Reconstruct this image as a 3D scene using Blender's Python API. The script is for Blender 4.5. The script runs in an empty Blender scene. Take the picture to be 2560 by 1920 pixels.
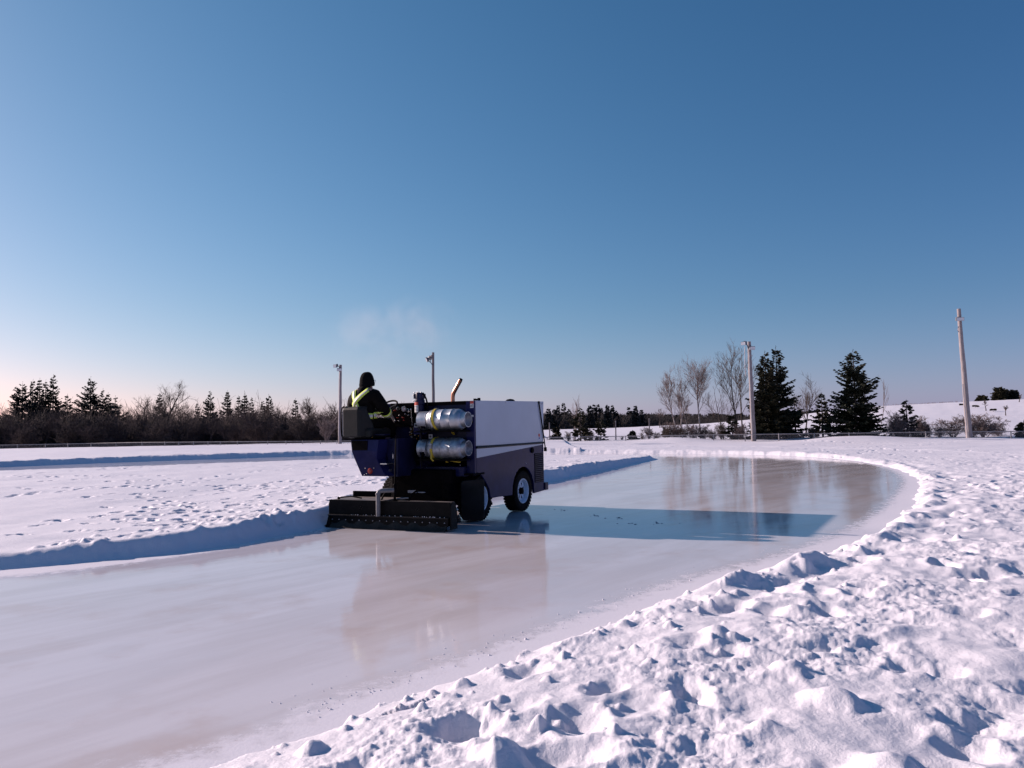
import bpy, bmesh, math, random
import numpy as np
from mathutils import Vector, Matrix, Quaternion
from mathutils.bvhtree import BVHTree

R = math.radians
sc = bpy.context.scene
col = sc.collection
random.seed(7)

# ------------------------------------------------------------------ camera
FPX = 1923.0                      # focal length in photo pixels (2560 wide)
PITCH, ROLL, CAMH = 0.0558, -0.0187, 1.6
fwd = Vector((0, math.cos(PITCH), math.sin(PITCH)))
r0 = Vector((1, 0, 0)); u0 = r0.cross(fwd)
rgt = math.cos(ROLL) * r0 + math.sin(ROLL) * u0
upv = -math.sin(ROLL) * r0 + math.cos(ROLL) * u0
CAM = Vector((0, 0, CAMH))
cd = bpy.data.cameras.new("camera"); cam = bpy.data.objects.new("camera", cd); col.objects.link(cam)
m = Matrix((rgt, upv, -fwd)).transposed().to_4x4(); m.translation = CAM
cam.matrix_world = m
cd.sensor_width = 36.0; cd.lens = FPX / 2560 * 36; cd.clip_end = 6000; cd.clip_start = 0.05
sc.camera = cam

def at(px, py, Y):                # photo pixel -> world point at distance Y
    px, py, Y = float(px), float(py), float(Y)
    d = fwd + (px - 1280) / FPX * rgt - (py - 960) / FPX * upv
    return CAM + d * (Y / d.y)

# ------------------------------------------------------------------ materials
def mat(name, c, rough=0.6, metal=0.0, vary=0.0, vscale=3.0, bump=0.0, bscale=40.0, spec=0.5, c2=None, coat=0.0, stretch=None):
    M = bpy.data.materials.new(name); M.use_nodes = True
    nt = M.node_tree; b = nt.nodes["Principled BSDF"]
    b.inputs["Base Color"].default_value = (*c, 1)
    b.inputs["Roughness"].default_value = rough; b.inputs["Metallic"].default_value = metal
    b.inputs["Specular IOR Level"].default_value = spec
    b.inputs["Coat Weight"].default_value = coat
    if coat: b.inputs["Coat Roughness"].default_value = 0.06
    tc = nt.nodes.new("ShaderNodeTexCoord"); vec = tc.outputs["Object"]
    if stretch:
        mp = nt.nodes.new("ShaderNodeMapping"); mp.inputs["Scale"].default_value = stretch
        nt.links.new(vec, mp.inputs["Vector"]); vec = mp.outputs["Vector"]
    if vary or c2:
        n = nt.nodes.new("ShaderNodeTexNoise"); n.inputs["Scale"].default_value = vscale
        n.inputs["Detail"].default_value = 5; n.inputs["Roughness"].default_value = 0.6
        nt.links.new(vec, n.inputs["Vector"])
        rp = nt.nodes.new("ShaderNodeValToRGB"); nt.links.new(n.outputs["Fac"], rp.inputs["Fac"])
        a = c2 if c2 else tuple(max(0, x * (1 - vary)) for x in c)
        z = c if c2 else tuple(x * (1 + vary) for x in c)
        rp.color_ramp.elements[0].position = 0.35; rp.color_ramp.elements[1].position = 0.66
        rp.color_ramp.elements[0].color = (*a, 1); rp.color_ramp.elements[1].color = (*z, 1)
        nt.links.new(rp.outputs["Color"], b.inputs["Base Color"])
    if bump:
        n2 = nt.nodes.new("ShaderNodeTexNoise"); n2.inputs["Scale"].default_value = bscale; n2.inputs["Detail"].default_value = 4
        nt.links.new(vec, n2.inputs["Vector"])
        bp = nt.nodes.new("ShaderNodeBump"); bp.inputs["Strength"].default_value = bump; bp.inputs["Distance"].default_value = 0.02
        nt.links.new(n2.outputs["Fac"], bp.inputs["Height"]); nt.links.new(bp.outputs["Normal"], b.inputs["Normal"])
    return M

M = {
 'navy':   mat('navy paint', (0.014, 0.016, 0.070), 0.16, vary=0.2, vscale=2.5, spec=0.085, bump=0.22, bscale=1.6),
 'navy2':  mat('navy panel', (0.010, 0.011, 0.042), 0.4, vary=0.35, vscale=5, spec=0.2),
 'white':  mat('white panel paint', (0.43, 0.48, 0.56), 0.25, vary=0.04, vscale=1.6, spec=0.4),
 'black':  mat('black paint', (0.004, 0.003, 0.004), 0.6, vary=0.4, vscale=8, spec=0.03),
 'rubber': mat('rubber', (0.008, 0.006, 0.006), 0.8, vary=0.35, vscale=14, bump=0.2, bscale=60, spec=0.12),
 'flap':   mat('flap rubber', (0.013, 0.012, 0.014), 0.6, vary=0.3, vscale=4, spec=0.15),
 'sled':   mat('sled black steel', (0.006, 0.005, 0.005), 0.5, vary=0.5, vscale=6, bump=0.15, bscale=25, spec=0.10),
 'wet':    mat('wet rubber strip', (0.014, 0.011, 0.010), 0.45, vary=0.5, vscale=10, bump=0.3, bscale=30, spec=0.25),
 'deck':   mat('worn deck plate', (0.22, 0.18, 0.155), 0.6, c2=(0.09, 0.075, 0.07), vscale=5),
 'alu':    mat('aluminium', (0.56, 0.58, 0.62), 0.44, 0.9, c2=(0.36, 0.38, 0.42), vscale=6, bump=0.12, bscale=12),
 'alud':   mat('scuffed aluminium', (0.54, 0.56, 0.60), 0.50, 0.9, c2=(0.24, 0.25, 0.29), vscale=11, bump=0.22, bscale=14),
 'steel':  mat('bright steel', (0.6, 0.58, 0.56), 0.3, 1.0, vary=0.2, vscale=20),
 'brass':  mat('brass', (0.45, 0.28, 0.10), 0.35, 1.0),
 'copper': mat('heat stained pipe', (0.55, 0.30, 0.20), 0.3, 1.0, c2=(0.30, 0.13, 0.08), vscale=9),
 'soot':   mat('soot', (0.01, 0.01, 0.01), 0.9),
 'strap':  mat('yellow webbing', (0.48, 0.36, 0.03), 0.7, vary=0.2, vscale=30),
 'rim':    mat('pale rim paint', (0.58, 0.67, 0.76), 0.35, vary=0.1, vscale=12),
 'red':    mat('red lens', (0.30, 0.02, 0.01), 0.25),
 'lred':   mat('label red', (0.50, 0.05, 0.03), 0.5),
 'lwhite': mat('label white', (0.70, 0.70, 0.70), 0.5),
 'ink':    mat('label ink', (0.02, 0.02, 0.03), 0.6),
 'blue':   mat('label blue', (0.03, 0.06, 0.30), 0.5),
 'pvc':    mat('grey plastic pipe', (0.14, 0.14, 0.15), 0.45, vary=0.25, vscale=9),
 'seat':   mat('seat shell', (0.012, 0.013, 0.013), 0.5, vary=0.2, vscale=6, bump=0.2, bscale=120, spec=0.2),
 'piping': mat('seat edge', (0.28, 0.26, 0.26), 0.45, vary=0.3, vscale=20),
 'jacket': mat('black jacket cloth', (0.004, 0.0035, 0.0035), 0.85, vary=0.4, vscale=9, bump=0.5, bscale=14, spec=0.1),
 'knit':   mat('black knit', (0.005, 0.0048, 0.006), 0.95, bump=0.6, bscale=90, spec=0.1),
 'hivis':  mat('hi vis yellow', (0.62, 0.78, 0.10), 0.6, vary=0.1, vscale=20),
 'reflex': mat('reflective tape', (0.62, 0.60, 0.55), 0.4, vary=0.15, vscale=40),
 'skin':   mat('skin', (0.42, 0.22, 0.16), 0.55),
 'glove':  mat('dark glove', (0.02, 0.018, 0.018), 0.8),
 'wood':   mat('weathered pole wood', (0.36, 0.31, 0.31), 0.85, c2=(0.20, 0.17, 0.17), vscale=4, bump=0.4, bscale=10, stretch=(6, 6, 0.5)),
 'woodd':  mat('dark pole wood', (0.20, 0.18, 0.19), 0.85, c2=(0.10, 0.09, 0.10), vscale=4, bump=0.4, bscale=10, stretch=(6, 6, 0.5)),
 'galv':   mat('galvanised steel', (0.34, 0.33, 0.35), 0.5, 0.6, vary=0.2, vscale=5),
 'fence':  mat('weathered fence steel', (0.30, 0.28, 0.285), 0.6, 0.2, vary=0.2, vscale=3),
 'lampg':  mat('lamp glass', (0.55, 0.58, 0.62), 0.15, vary=0.1, vscale=10),
 'lampb':  mat('lamp housing', (0.11, 0.12, 0.14), 0.5, 0.3, vary=0.2),
 'needle': mat('spruce needles', (0.032, 0.036, 0.020), 0.75, c2=(0.011, 0.012, 0.009), vscale=1.3, spec=0.2),
 'needle2': mat('spruce needles brownish', (0.050, 0.046, 0.022), 0.75, c2=(0.018, 0.015, 0.010), vscale=1.6, spec=0.2),
 'needle4': mat('far hazy needles', (0.034, 0.040, 0.042), 0.8, c2=(0.016, 0.020, 0.023), vscale=0.3, spec=0.1),  # distance haze is put into this paler needle colour
 'needle3': mat('blue green needles', (0.020, 0.027, 0.026), 0.8, c2=(0.009, 0.012, 0.013), vscale=0.8, spec=0.2),
 'bark':   mat('dark bark', (0.055, 0.040, 0.034), 0.9, vary=0.3, vscale=3),
 'twig':   mat('brown twigs', (0.080, 0.055, 0.046), 0.9, vary=0.35, vscale=0.8),
 'twigp':  mat('pale pinkish twigs', (0.17, 0.128, 0.122), 0.9, vary=0.25, vscale=1.2),
 'birch':  mat('birch bark', (0.50, 0.44, 0.42), 0.8, c2=(0.20, 0.16, 0.15), vscale=6, stretch=(1, 1, 3)),
 'thickd': mat('far woods', (0.052, 0.042, 0.042), 0.95, c2=(0.018, 0.017, 0.018), vscale=0.08),
 'chip':   mat('wet ice chip', (0.22, 0.22, 0.25), 0.25, vary=0.4, vscale=30),
 'thick':  mat('thicket stems', (0.105, 0.070, 0.062), 0.95, c2=(0.034, 0.023, 0.021), vscale=0.25),
}

# ------------------------------------------------------------------ mesh builder
class MB:
    def __init__(s): s.v = []; s.f = []
    def add(s, vs, fs):
        o = len(s.v); s.v += [tuple(p) for p in vs]; s.f += [tuple(i + o for i in f) for f in fs]; return s
    def box(s, x0, x1, y0, y1, z0, z1, rot=None):
        vs = [Vector((x, y, z)) for z in (z0, z1) for y in (y0, y1) for x in (x0, x1)]
        if rot:
            c = Vector(((x0 + x1) / 2, (y0 + y1) / 2, (z0 + z1) / 2)); vs = [c + rot @ (p - c) for p in vs]
        return s.add(vs, [(0, 2, 3, 1), (4, 5, 7, 6), (0, 1, 5, 4), (1, 3, 7, 5), (3, 2, 6, 7), (2, 0, 4, 6)])
    def prism(s, poly, ax, a, b):
        n = len(poly)
        def P(p, t): return {'x': (t, p[0], p[1]), 'y': (p[0], t, p[1]), 'z': (p[0], p[1], t)}[ax]
        vs = [P(p, a) for p in poly] + [P(p, b) for p in poly]
        fs = [tuple(range(n))[::-1], tuple(range(n, 2 * n))] + [(i, (i + 1) % n, n + (i + 1) % n, n + i) for i in range(n)]
        return s.add(vs, fs)
    def tube(s, pts, r, n=8, caps=True):
        pts = [Vector(p) for p in pts]; rs = r if isinstance(r, (list, tuple)) else [r] * len(pts)
        vs = []; fs = []; ref = None
        for i, p in enumerate(pts):
            d = (pts[min(i + 1, len(pts) - 1)] - pts[max(i - 1, 0)])
            if d.length < 1e-9: d = Vector((0, 0, 1))
            d.normalize()
            if ref is None:
                ref = d.orthogonal().normalized()
            ref = (ref - d * ref.dot(d))
            if ref.length < 1e-6: ref = d.orthogonal()
            ref.normalize(); q = d.cross(ref)
            for k in range(n):
                a = 2 * math.pi * k / n
                vs.append(p + (ref * math.cos(a) + q * math.sin(a)) * rs[i])
        for i in range(len(pts) - 1):
            for k in range(n):
                k2 = (k + 1) % n
                fs.append((i * n + k, i * n + k2, (i + 1) * n + k2, (i + 1) * n + k))
        if caps:
            fs.append(tuple(range(n))[::-1]); L = (len(pts) - 1) * n; fs.append(tuple(range(L, L + n)))
        return s.add(vs, fs)
    def lathe(s, prof, ax='z', c=(0, 0, 0), n=24, a0=0, a1=2 * math.pi, closed=True):
        vs = []; fs = []; k = n if closed else n + 1
        for j in range(k):
            a = a0 + (a1 - a0) * j / n; ca, sa = math.cos(a), math.sin(a)
            for (r, h) in prof:
                p = {'z': (r * ca, r * sa, h), 'x': (h, r * ca, r * sa), 'y': (r * ca, h, r * sa)}[ax]
                vs.append((p[0] + c[0], p[1] + c[1], p[2] + c[2]))
        m_ = len(prof)
        for j in range(n):
            j2 = (j + 1) % k
            for i in range(m_ - 1):
                fs.append((j * m_ + i, j2 * m_ + i, j2 * m_ + i + 1, j * m_ + i + 1))
        return s.add(vs, fs)
    def ball(s, c, r, n=8, sc_=(1, 1, 1)):
        prof = [(max(1e-4, r * math.sin(math.pi * i / n)), -r * math.cos(math.pi * i / n)) for i in range(n + 1)]
        o = len(s.v); s.lathe(prof, 'z', (0, 0, 0), n * 2)
        for i in range(o, len(s.v)):
            p = s.v[i]; s.v[i] = (p[0] * sc_[0] + c[0], p[1] * sc_[1] + c[1], p[2] * sc_[2] + c[2])
        return s
    def mesh(s, name):
        me = bpy.data.meshes.new(name); me.from_pydata([tuple(p) for p in s.v], [], s.f); me.update(); return me
    def build(s, name, m_, parent=None, smooth=False, bevel=0.0, fix=True, off=None):
        if off: s.v = [(p[0] - off[0], p[1] - off[1], p[2] - off[2]) for p in s.v]
        me = s.mesh(name); me.materials.append(m_)
        if fix:
            bm = bmesh.new(); bm.from_mesh(me); bmesh.ops.recalc_face_normals(bm, faces=bm.faces); bm.to_mesh(me); bm.free()
        o = bpy.data.objects.new(name, me); col.objects.link(o)
        if parent: o.parent = parent
        if smooth:
            me.polygons.foreach_set('use_smooth', [True] * len(me.polygons))
            if smooth != 'all':
                me.set_sharp_from_angle(angle=R(40))
        if bevel:
            bv = o.modifiers.new('bevel', 'BEVEL'); bv.width = bevel; bv.segments = 2; bv.limit_method = 'ANGLE'; bv.angle_limit = R(35)
        return o

def tag(o, label=None, cat=None, group=None, kind=None):
    if label: o['label'] = label
    if cat: o['category'] = cat
    if group: o['group'] = group
    if kind: o['kind'] = kind
    return o
def empty(name, loc, rz=0.0):
    o = bpy.data.objects.new(name, None); col.objects.link(o); o.location = loc; o.rotation_euler = (0, 0, rz)
    o.empty_display_size = 0.2; return o
def copy_tree(o, parent=None):
    c = o.copy(); col.objects.link(c); c.parent = parent
    for ch in list(o.children): copy_tree(ch, c)
    return c

# ------------------------------------------------------------------ noise (numpy)
_rs = np.random.RandomState(3)
_perm = _rs.permutation(512); _ga = _rs.rand(512) * 2 * np.pi
def _h(i, j): return _perm[(_perm[i & 511] + j) & 511]
def noise(x, y):
    xi = np.floor(x).astype(np.int64); yi = np.floor(y).astype(np.int64); fx = x - xi; fy = y - yi
    def g(i, j, dx, dy):
        a = _ga[_h(xi + i, yi + j)]; return np.cos(a) * dx + np.sin(a) * dy
    u = fx * fx * fx * (fx * (fx * 6 - 15) + 10); v = fy * fy * fy * (fy * (fy * 6 - 15) + 10)
    a = g(0, 0, fx, fy); b = g(1, 0, fx - 1, fy); c = g(0, 1, fx, fy - 1); d = g(1, 1, fx - 1, fy - 1)
    return ((a * (1 - u) + b * u) * (1 - v) + (c * (1 - u) + d * u) * v) * 1.5
def fbm(x, y, s, o=3, ox=0.0):
    t = 0; a = 1; f = 1.0 / s
    for k in range(o): t = t + a * noise(x * f + ox + k * 17.3, y * f - ox + k * 9.1); a *= 0.5; f *= 2.03
    return t
def sstep(a, b, x):
    t = np.clip((x - a) / (b - a), 0, 1); return t * t * (3 - 2 * t)

# ------------------------------------------------------------------ the track outline
def smooth_loop(P, n=6):
    P = [np.array(p, float) for p in P]; out = []; N = len(P)
    for i in range(N):
        p0, p1, p2, p3 = P[i - 1], P[i], P[(i + 1) % N], P[(i + 2) % N]
        for k in range(n):
            t = k / n
            out.append(0.5 * (2 * p1 + (p2 - p0) * t + (2 * p0 - 5 * p1 + 4 * p2 - p3) * t * t + (3 * p1 - p0 - 3 * p2 + p3) * t ** 3))
    return np.array(out)
OUTER = smooth_loop([(-1.6, 3.8), (-.95, 4.6), (0, 5.7), (.9, 6.8), (1.9, 8.0), (3.5, 9.5), (5.5, 12), (8.2, 16.3), (11.2, 22), (13.2, 28.2),
   (13.4, 33.7), (11.4, 38.6), (7.8, 42), (3, 45), (-3, 47), (-11.1, 48.8), (-16.7, 46.6), (-22.8, 43.6), (-26.9, 40), (-34, 34), (-43, 26), (-46, 15), (-38, 4), (-25, -1), (-12, -1), (-5, 1.4)])
INNER = smooth_loop([(-6.4, 9.2), (-5.1, 10.0), (-4.2, 10.8), (-3.6, 11.9), (-3.05, 13.0), (-1.2, 17.2), (.9, 22), (2.8, 26.6), (5.3, 32.4), (6.6, 35.8),
   (6.0, 38.6), (2.5, 41), (-3, 42.5), (-9.5, 42.3), (-12.5, 41), (-16, 39.0), (-19, 37), (-23.5, 35), (-32, 30), (-38, 22), (-36, 12), (-28, 6.6), (-18, 5.6), (-11, 6.9)])
def sdf(x, y, P):                 # positive inside
    x = x.ravel(); y = y.ravel(); d2 = np.full(x.shape, 1e18); ins = np.zeros(x.shape, bool)
    for i in range(len(P)):
        a = P[i]; b = P[(i + 1) % len(P)]; e = b - a
        wx = x - a[0]; wy = y - a[1]; t = np.clip((wx * e[0] + wy * e[1]) / (e @ e), 0, 1)
        dx = wx - e[0] * t; dy = wy - e[1] * t; d2 = np.minimum(d2, dx * dx + dy * dy)
        c = ((a[1] > y) != (b[1] > y))
        if abs(e[1]) > 1e-12: ins ^= c & (x < e[0] * (y - a[1]) / e[1] + a[0])
    d = np.sqrt(d2); return np.where(ins, d, -d)

# ------------------------------------------------------------------ snow ground: one sheet, finest near the camera
th = np.concatenate([np.linspace(-180, -50, 27)[:-1], np.linspace(-50, -38, 61)[:-1], np.linspace(-38, 38, 1061), np.linspace(38, 50, 61)[1:], np.linspace(50, 180, 27)[1:]])
th = np.radians(th)
rr = [1.0]
while rr[-1] < 62: rr.append(rr[-1] * 1.0046)
while rr[-1] < 140: rr.append(rr[-1] * 1.012)
while rr[-1] < 3500: rr.append(rr[-1] * 1.06)
rr = np.array(rr)
TH, RR = np.meshgrid(th, rr)
X = RR * np.sin(TH); Y = RR * np.cos(TH)

def hill(x, y):                   # the land beyond the fence, rising to the right
    u = np.clip(x / np.maximum(y, 1), -1, 1.2)
    crest = np.interp(u, [-1, -.1, .047, .13, .25, .32, .39, .478, .666, .9, 1.2], [0, .2, .35, .5, 1.2, 2.2, 3.4, 4.9, 6.1, 6.8, 7])
    s = np.clip((y - 74) / 126, 0, 1); s = s * s * (3 - 2 * s) * .55 + s * .45
    back = np.clip(y - 205, 0, 400) * .006
    return (crest * s - back * (y > 205)) * (y > 40) - .35 * np.exp(-((y - 88) / 12.0) ** 2)

so = -sdf(X, Y, OUTER).reshape(X.shape); si = sdf(X, Y, INNER).reshape(X.shape)
warp = .10 * fbm(X, Y, .8, 3) + .035 * noise(X / .12, Y / .12)
s_raw = np.maximum(so, si)
so_w = so + warp * np.interp(Y, [5, 9], [.7, 1.0]) - np.interp(Y, [3, 6, 10, 18, 26], [.10, .20, .28, .25, 0]) * (X > -4); si_w = si + warp * .45
isl = si > so
near_right = sstep(34, 22, Y) * (~isl) * (Y < 36) * (X > -6)
# --- island
hk = np.interp(Y, [0, 27, 36, 44], [.30, .29, .14, .05]) * np.interp(X, [-8, -6.2, -4.0, -2.5], [.40, .50, .85, 1])
kn = fbm(X, Y, 1.1, 3, 5.0)
h_i = hk * sstep(-.02, .34 + .05 * kn, si_w)
h_i = h_i + (.016 * np.exp(-((si_w - .5) / .35) ** 2) * (.6 + kn)) * (si_w > 0)
h_i = h_i + .026 * np.clip(fbm(X, Y, .38, 2, 2.0), -.3, .45) * np.exp(-np.clip(si_w, 0, 9) / .55) * sstep(.1, .35, si_w)
h_i = h_i + .035 * fbm(X, Y, 3.2, 3, 8.0) * sstep(.5, 2, si_w) + .010 * fbm(X / 2.2, Y, .5, 2, 1.0) * sstep(.4, 1, si_w)
# --- outside, near right: trampled lumps
soc = np.clip(so_w, 0, 60)
rw = np.interp(Y, [4, 7, 14], [.55, .34, .24])
h_n = np.interp(Y, [0, 12, 22], [.13, .12, .09]) * (1 - np.exp(-soc / rw)) + .012 * np.minimum(soc, 12)
gr = np.clip(.5 + 1.3 * fbm(X, Y, 1.3, 2, 71.0), 0, 1)          # patches of broken, grainy snow between smoother ones
bk = np.interp(Y, [0, 9, 14, 24], [.9, .85, .6, .4]); bern = np.clip(.45 + 1.3 * fbm(X, Y, .9, 2, 3.0), 0, 1.5) * sstep(4.5, 7, Y)
h_n = h_n + .10 * bk * np.exp(-((soc - .30) / .16) ** 2) * bern - .10 * bk * np.exp(-((soc - .72) / .2) ** 2) * bern * .8
lum = fbm(X, Y, .62, 3, 11.0); lum2 = fbm(X, Y, .27, 3, 21.0); big = fbm(X, Y, 2.2, 2, 31.0)
bil = np.abs(fbm(X, Y, .9, 3, 41.0))
lm = sstep(.15, .9, soc)
nearamp = np.interp(Y, [0, 12, 24, 36], [1.0, .95, .6, .25])
h_n = h_n + lm * nearamp * (.030 * lum + .010 * lum2 + .05 * big + .02 * (bil - .25)) + gr * (.013 * fbm(X, Y, .15, 2, 91.0) + .008 * fbm(X, Y, .055, 3, 51.0)) * sstep(.02, .3, soc)
# --- outside, far: smooth wind packed snow behind a plough bank
far_k = sstep(26, 38, Y) * 1.0
bank = np.where(X < 4, .30, .17)
h_f = bank * sstep(-.02, .5 + .15 * kn, so_w) + .05 * np.exp(-((so_w - .55) / .35) ** 2) * (.5 + kn) * (so_w > 0)
h_f = h_f + (.035 * fbm(X / 2.5, Y, 2.0, 3, 61.0) + .02 * lum * np.exp(-soc / 2.5)) * sstep(.2, 1.5, so_w)
h_f = h_f + .05 * np.exp(-((so_w - 5.5 - .8 * np.sin(X / 9)) / .25) ** 2) * (X > 4) * (.5 + .7 * np.clip(kn + .4, 0, 1))
wl = np.maximum(far_k, ((X < -6) & (Y < 36) & ~isl) * 1.0)
h_o = h_n * (1 - wl) + h_f * wl
H = np.where(isl, h_i, h_o)
s_w = np.maximum(so_w, si_w)
H = np.where(s_w < 0, -.012 - .14 * np.clip(-s_w / .35, 0, 1), H)
# broad drift rises close to the fence and the hills beyond
H = H + np.where(so > 0, .18 * sstep(52, 66, Y) * (X > -60), 0)
for (px, Yc, wd, hh) in ((1690, 59, 2.6, .30), (2150, 53, 4.2, .36), (1480, 60, 5, .10), (2420, 52, 3, .1), (420, 60, 7, .16)):
    p = at(px, 1100, Yc); H = H + hh * np.exp(-((X - p.x) / wd) ** 2 - ((Y - Yc) / 2.4) ** 2)
H = H + hill(X, Y) * sstep(66, 80, Y)

# footprints and kicked-up chunks
nth = len(th)
def stamp(cx, cy, rad, fn):
    r = math.hypot(cx, cy); t = math.atan2(cx, cy)
    if r < 1.6: return
    i0, i1 = np.searchsorted(rr, [r - rad, r + rad]); da = rad / r
    j0, j1 = np.searchsorted(th, [t - da, t + da])
    if i1 - i0 < 2 or j1 - j0 < 2: return
    xs = X[i0:i1, j0:j1]; ys = Y[i0:i1, j0:j1]; fn(i0, i1, j0, j1, xs - cx, ys - cy)
rng = random.Random(12)
def foot(cx, cy, ang, L, W, dep, rim):
    ca, sa = math.cos(ang), math.sin(ang)
    def fn(i0, i1, j0, j1, dx, dy):
        a = (dx * ca + dy * sa) / L; b = (-dx * sa + dy * ca) / W; d = np.sqrt(a * a + b * b)
        d = d * (1 + .22 * noise(dx * 9 + cx, dy * 9 + cy)); k = -dep * (1 - sstep(.1, 1.15, d)) + rim * np.exp(-((d - 1.15) / .25) ** 2)
        H[i0:i1, j0:j1] += k * (s_w[i0:i1, j0:j1] > .18)
    stamp(cx, cy, max(L, W) * 1.9, fn)
def lump(cx, cy, rad, hgt, e):
    def fn(i0, i1, j0, j1, dx, dy):
        d = np.sqrt((dx / rad) ** 2 + (dy / (rad * e)) ** 2)
        d = d * (1 + .35 * noise(dx / rad * 1.3 + cx * 7, dy / rad * 1.3 + cy * 7))
        H[i0:i1, j0:j1] += hgt * np.clip(1 - d * d, 0, 1) ** 2 * (s_w[i0:i1, j0:j1] > .0)
    stamp(cx, cy, rad * 1.5 * max(1, e), fn)
def walk(x, y, ang, n, step=.62, L=.17, W=.085, dep=.08):
    for k in range(n):
        x += math.cos(ang) * step * rng.uniform(.8, 1.2); y += math.sin(ang) * step * rng.uniform(.8, 1.2); ang += rng.uniform(-.12, .12)
        s = .13 * (1 if k % 2 else -1); foot(x - math.sin(ang) * s, y + math.cos(ang) * s, ang + rng.uniform(-.2, .2), L * rng.uniform(.85, 1.2), W * rng.uniform(.9, 1.4), dep * rng.uniform(.6, 1.2), .012)
for k in range(64):              # over the island
    walk(rng.uniform(-30, 4), rng.uniform(10, 38), rng.uniform(0, 6.3), rng.randint(4, 16), dep=.10)
for k in range(30):
    walk(rng.uniform(-9, -1), rng.uniform(12, 24), rng.uniform(-.6, .6), rng.randint(5, 14), dep=.10)
for k in range(300):             # trampled right foreground
    y = 2.2 + 26 * rng.random() ** 1.6; x = rng.uniform(-1, 4 + y * .75)
    foot(x, y, rng.uniform(0, 6.3), rng.uniform(.15, .26), rng.uniform(.11, .18), rng.uniform(.025, .065), rng.uniform(.003, .010))
for k in range(30):
    walk(rng.uniform(4, 24), rng.uniform(14, 48), rng.uniform(0, 6.3), rng.randint(6, 18), dep=.07)
for k in range(420):             # chunks along the right edge
    i = rng.randrange(0, 66); p = OUTER[i] + (OUTER[(i + 1) % len(OUTER)] - OUTER[i]) * rng.random()
    tn = OUTER[(i + 1) % len(OUTER)] - OUTER[i]; nn = np.array([tn[1], -tn[0]]) / np.linalg.norm(tn)
    o = abs(rng.gauss(.1, .9)) + .02; rad = rng.uniform(.02, .06) * (1 + (rng.random() < .12) * 1.0); q = p + nn * o
    lump(q[0], q[1], rad, rad * rng.uniform(.35, .7), rng.uniform(.7, 1.3))
for k in range(240):             # rubble along the island's bank
    i = rng.randrange(0, 62); p = INNER[i] + (INNER[i + 1] - INNER[i]) * rng.random(); tn = INNER[i + 1] - INNER[i]
    nn = np.array([-tn[1], tn[0]]) / np.linalg.norm(tn); o = .28 + abs(rng.gauss(.05, .45)); q = p + nn * o
    lump(q[0], q[1], rng.uniform(.06, .15), rng.uniform(.012, .04), rng.uniform(.7, 1.4))
for (px, py, rad, hg) in ((2215, 1915, .22, .09), (1255, 1850, .16, .08), (1975, 1650, .18, .055), (1350, 1775, .06, .05), (1790, 1560, .15, .06), (2085, 1725, .18, .07), (1905, 1790, .15, .05)):
    d = fwd + (px - 1280) / FPX * rgt - (py - 960) / FPX * upv; t = (.22 - 1.6) / d.z; p = CAM + d * t
    lump(p.x, p.y, rad, hg, 1.0)

nr, nt = X.shape
V = np.stack([X, Y, H], -1).reshape(-1, 3).astype(np.float32)
idx = np.arange(nr * nt).reshape(nr, nt)
F = np.stack([idx[:-1, :-1], idx[:-1, 1:], idx[1:, 1:], idx[1:, :-1]], -1).reshape(-1, 4)
keep = (s_w.reshape(-1)[F].max(1) > -.35)          # nothing under the open ice
F = F[keep]
def np_mesh(name, V, F):
    used = np.unique(F); mp = np.full(len(V), -1, np.int64); mp[used] = np.arange(len(used))
    V = V[used]; F = mp[F].astype(np.int32)
    me = bpy.data.meshes.new(name); me.vertices.add(len(V)); me.vertices.foreach_set('co', V.ravel())
    me.loops.add(F.size); me.loops.foreach_set('vertex_index', F.ravel())
    me.polygons.add(len(F)); me.polygons.foreach_set('loop_start', np.arange(0, F.size, 4, dtype=np.int32))
    me.polygons.foreach_set('use_smooth', np.ones(len(F), bool)); me.update(calc_edges=True); me.validate()
    return me, used
sme, used = np_mesh('snow_ground', V, F)
snow = bpy.data.objects.new('snow_ground', sme); col.objects.link(snow); snow['kind'] = 'structure'

def ground_z(x, y):               # height of the snow sheet at a point
    r = math.hypot(x, y); t = math.atan2(x, y)
    i = min(max(np.searchsorted(rr, r), 1), nr - 1); j = min(max(np.searchsorted(th, t), 1), nt - 1)
    return float(H[i, j])

# snow material
SM = bpy.data.materials.new('snow'); SM.use_nodes = True; N = SM.node_tree.nodes; L = SM.node_tree.links; B = N['Principled BSDF']
B.inputs['Roughness'].default_value = .62; B.inputs['Specular IOR Level'].default_value = .25
tc = N.new('ShaderNodeTexCoord')
n1 = N.new('ShaderNodeTexNoise'); n1.inputs['Scale'].default_value = .55; n1.inputs['Detail'].default_value = 6; L.new(tc.outputs['Object'], n1.inputs['Vector'])
cr = N.new('ShaderNodeValToRGB'); L.new(n1.outputs['Fac'], cr.inputs['Fac'])
cr.color_ramp.elements[0].position = .3; cr.color_ramp.elements[1].position = .7
cr.color_ramp.elements[0].color = (.75, .725, .77, 1); cr.color_ramp.elements[1].color = (.80, .772, .812, 1)
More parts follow.
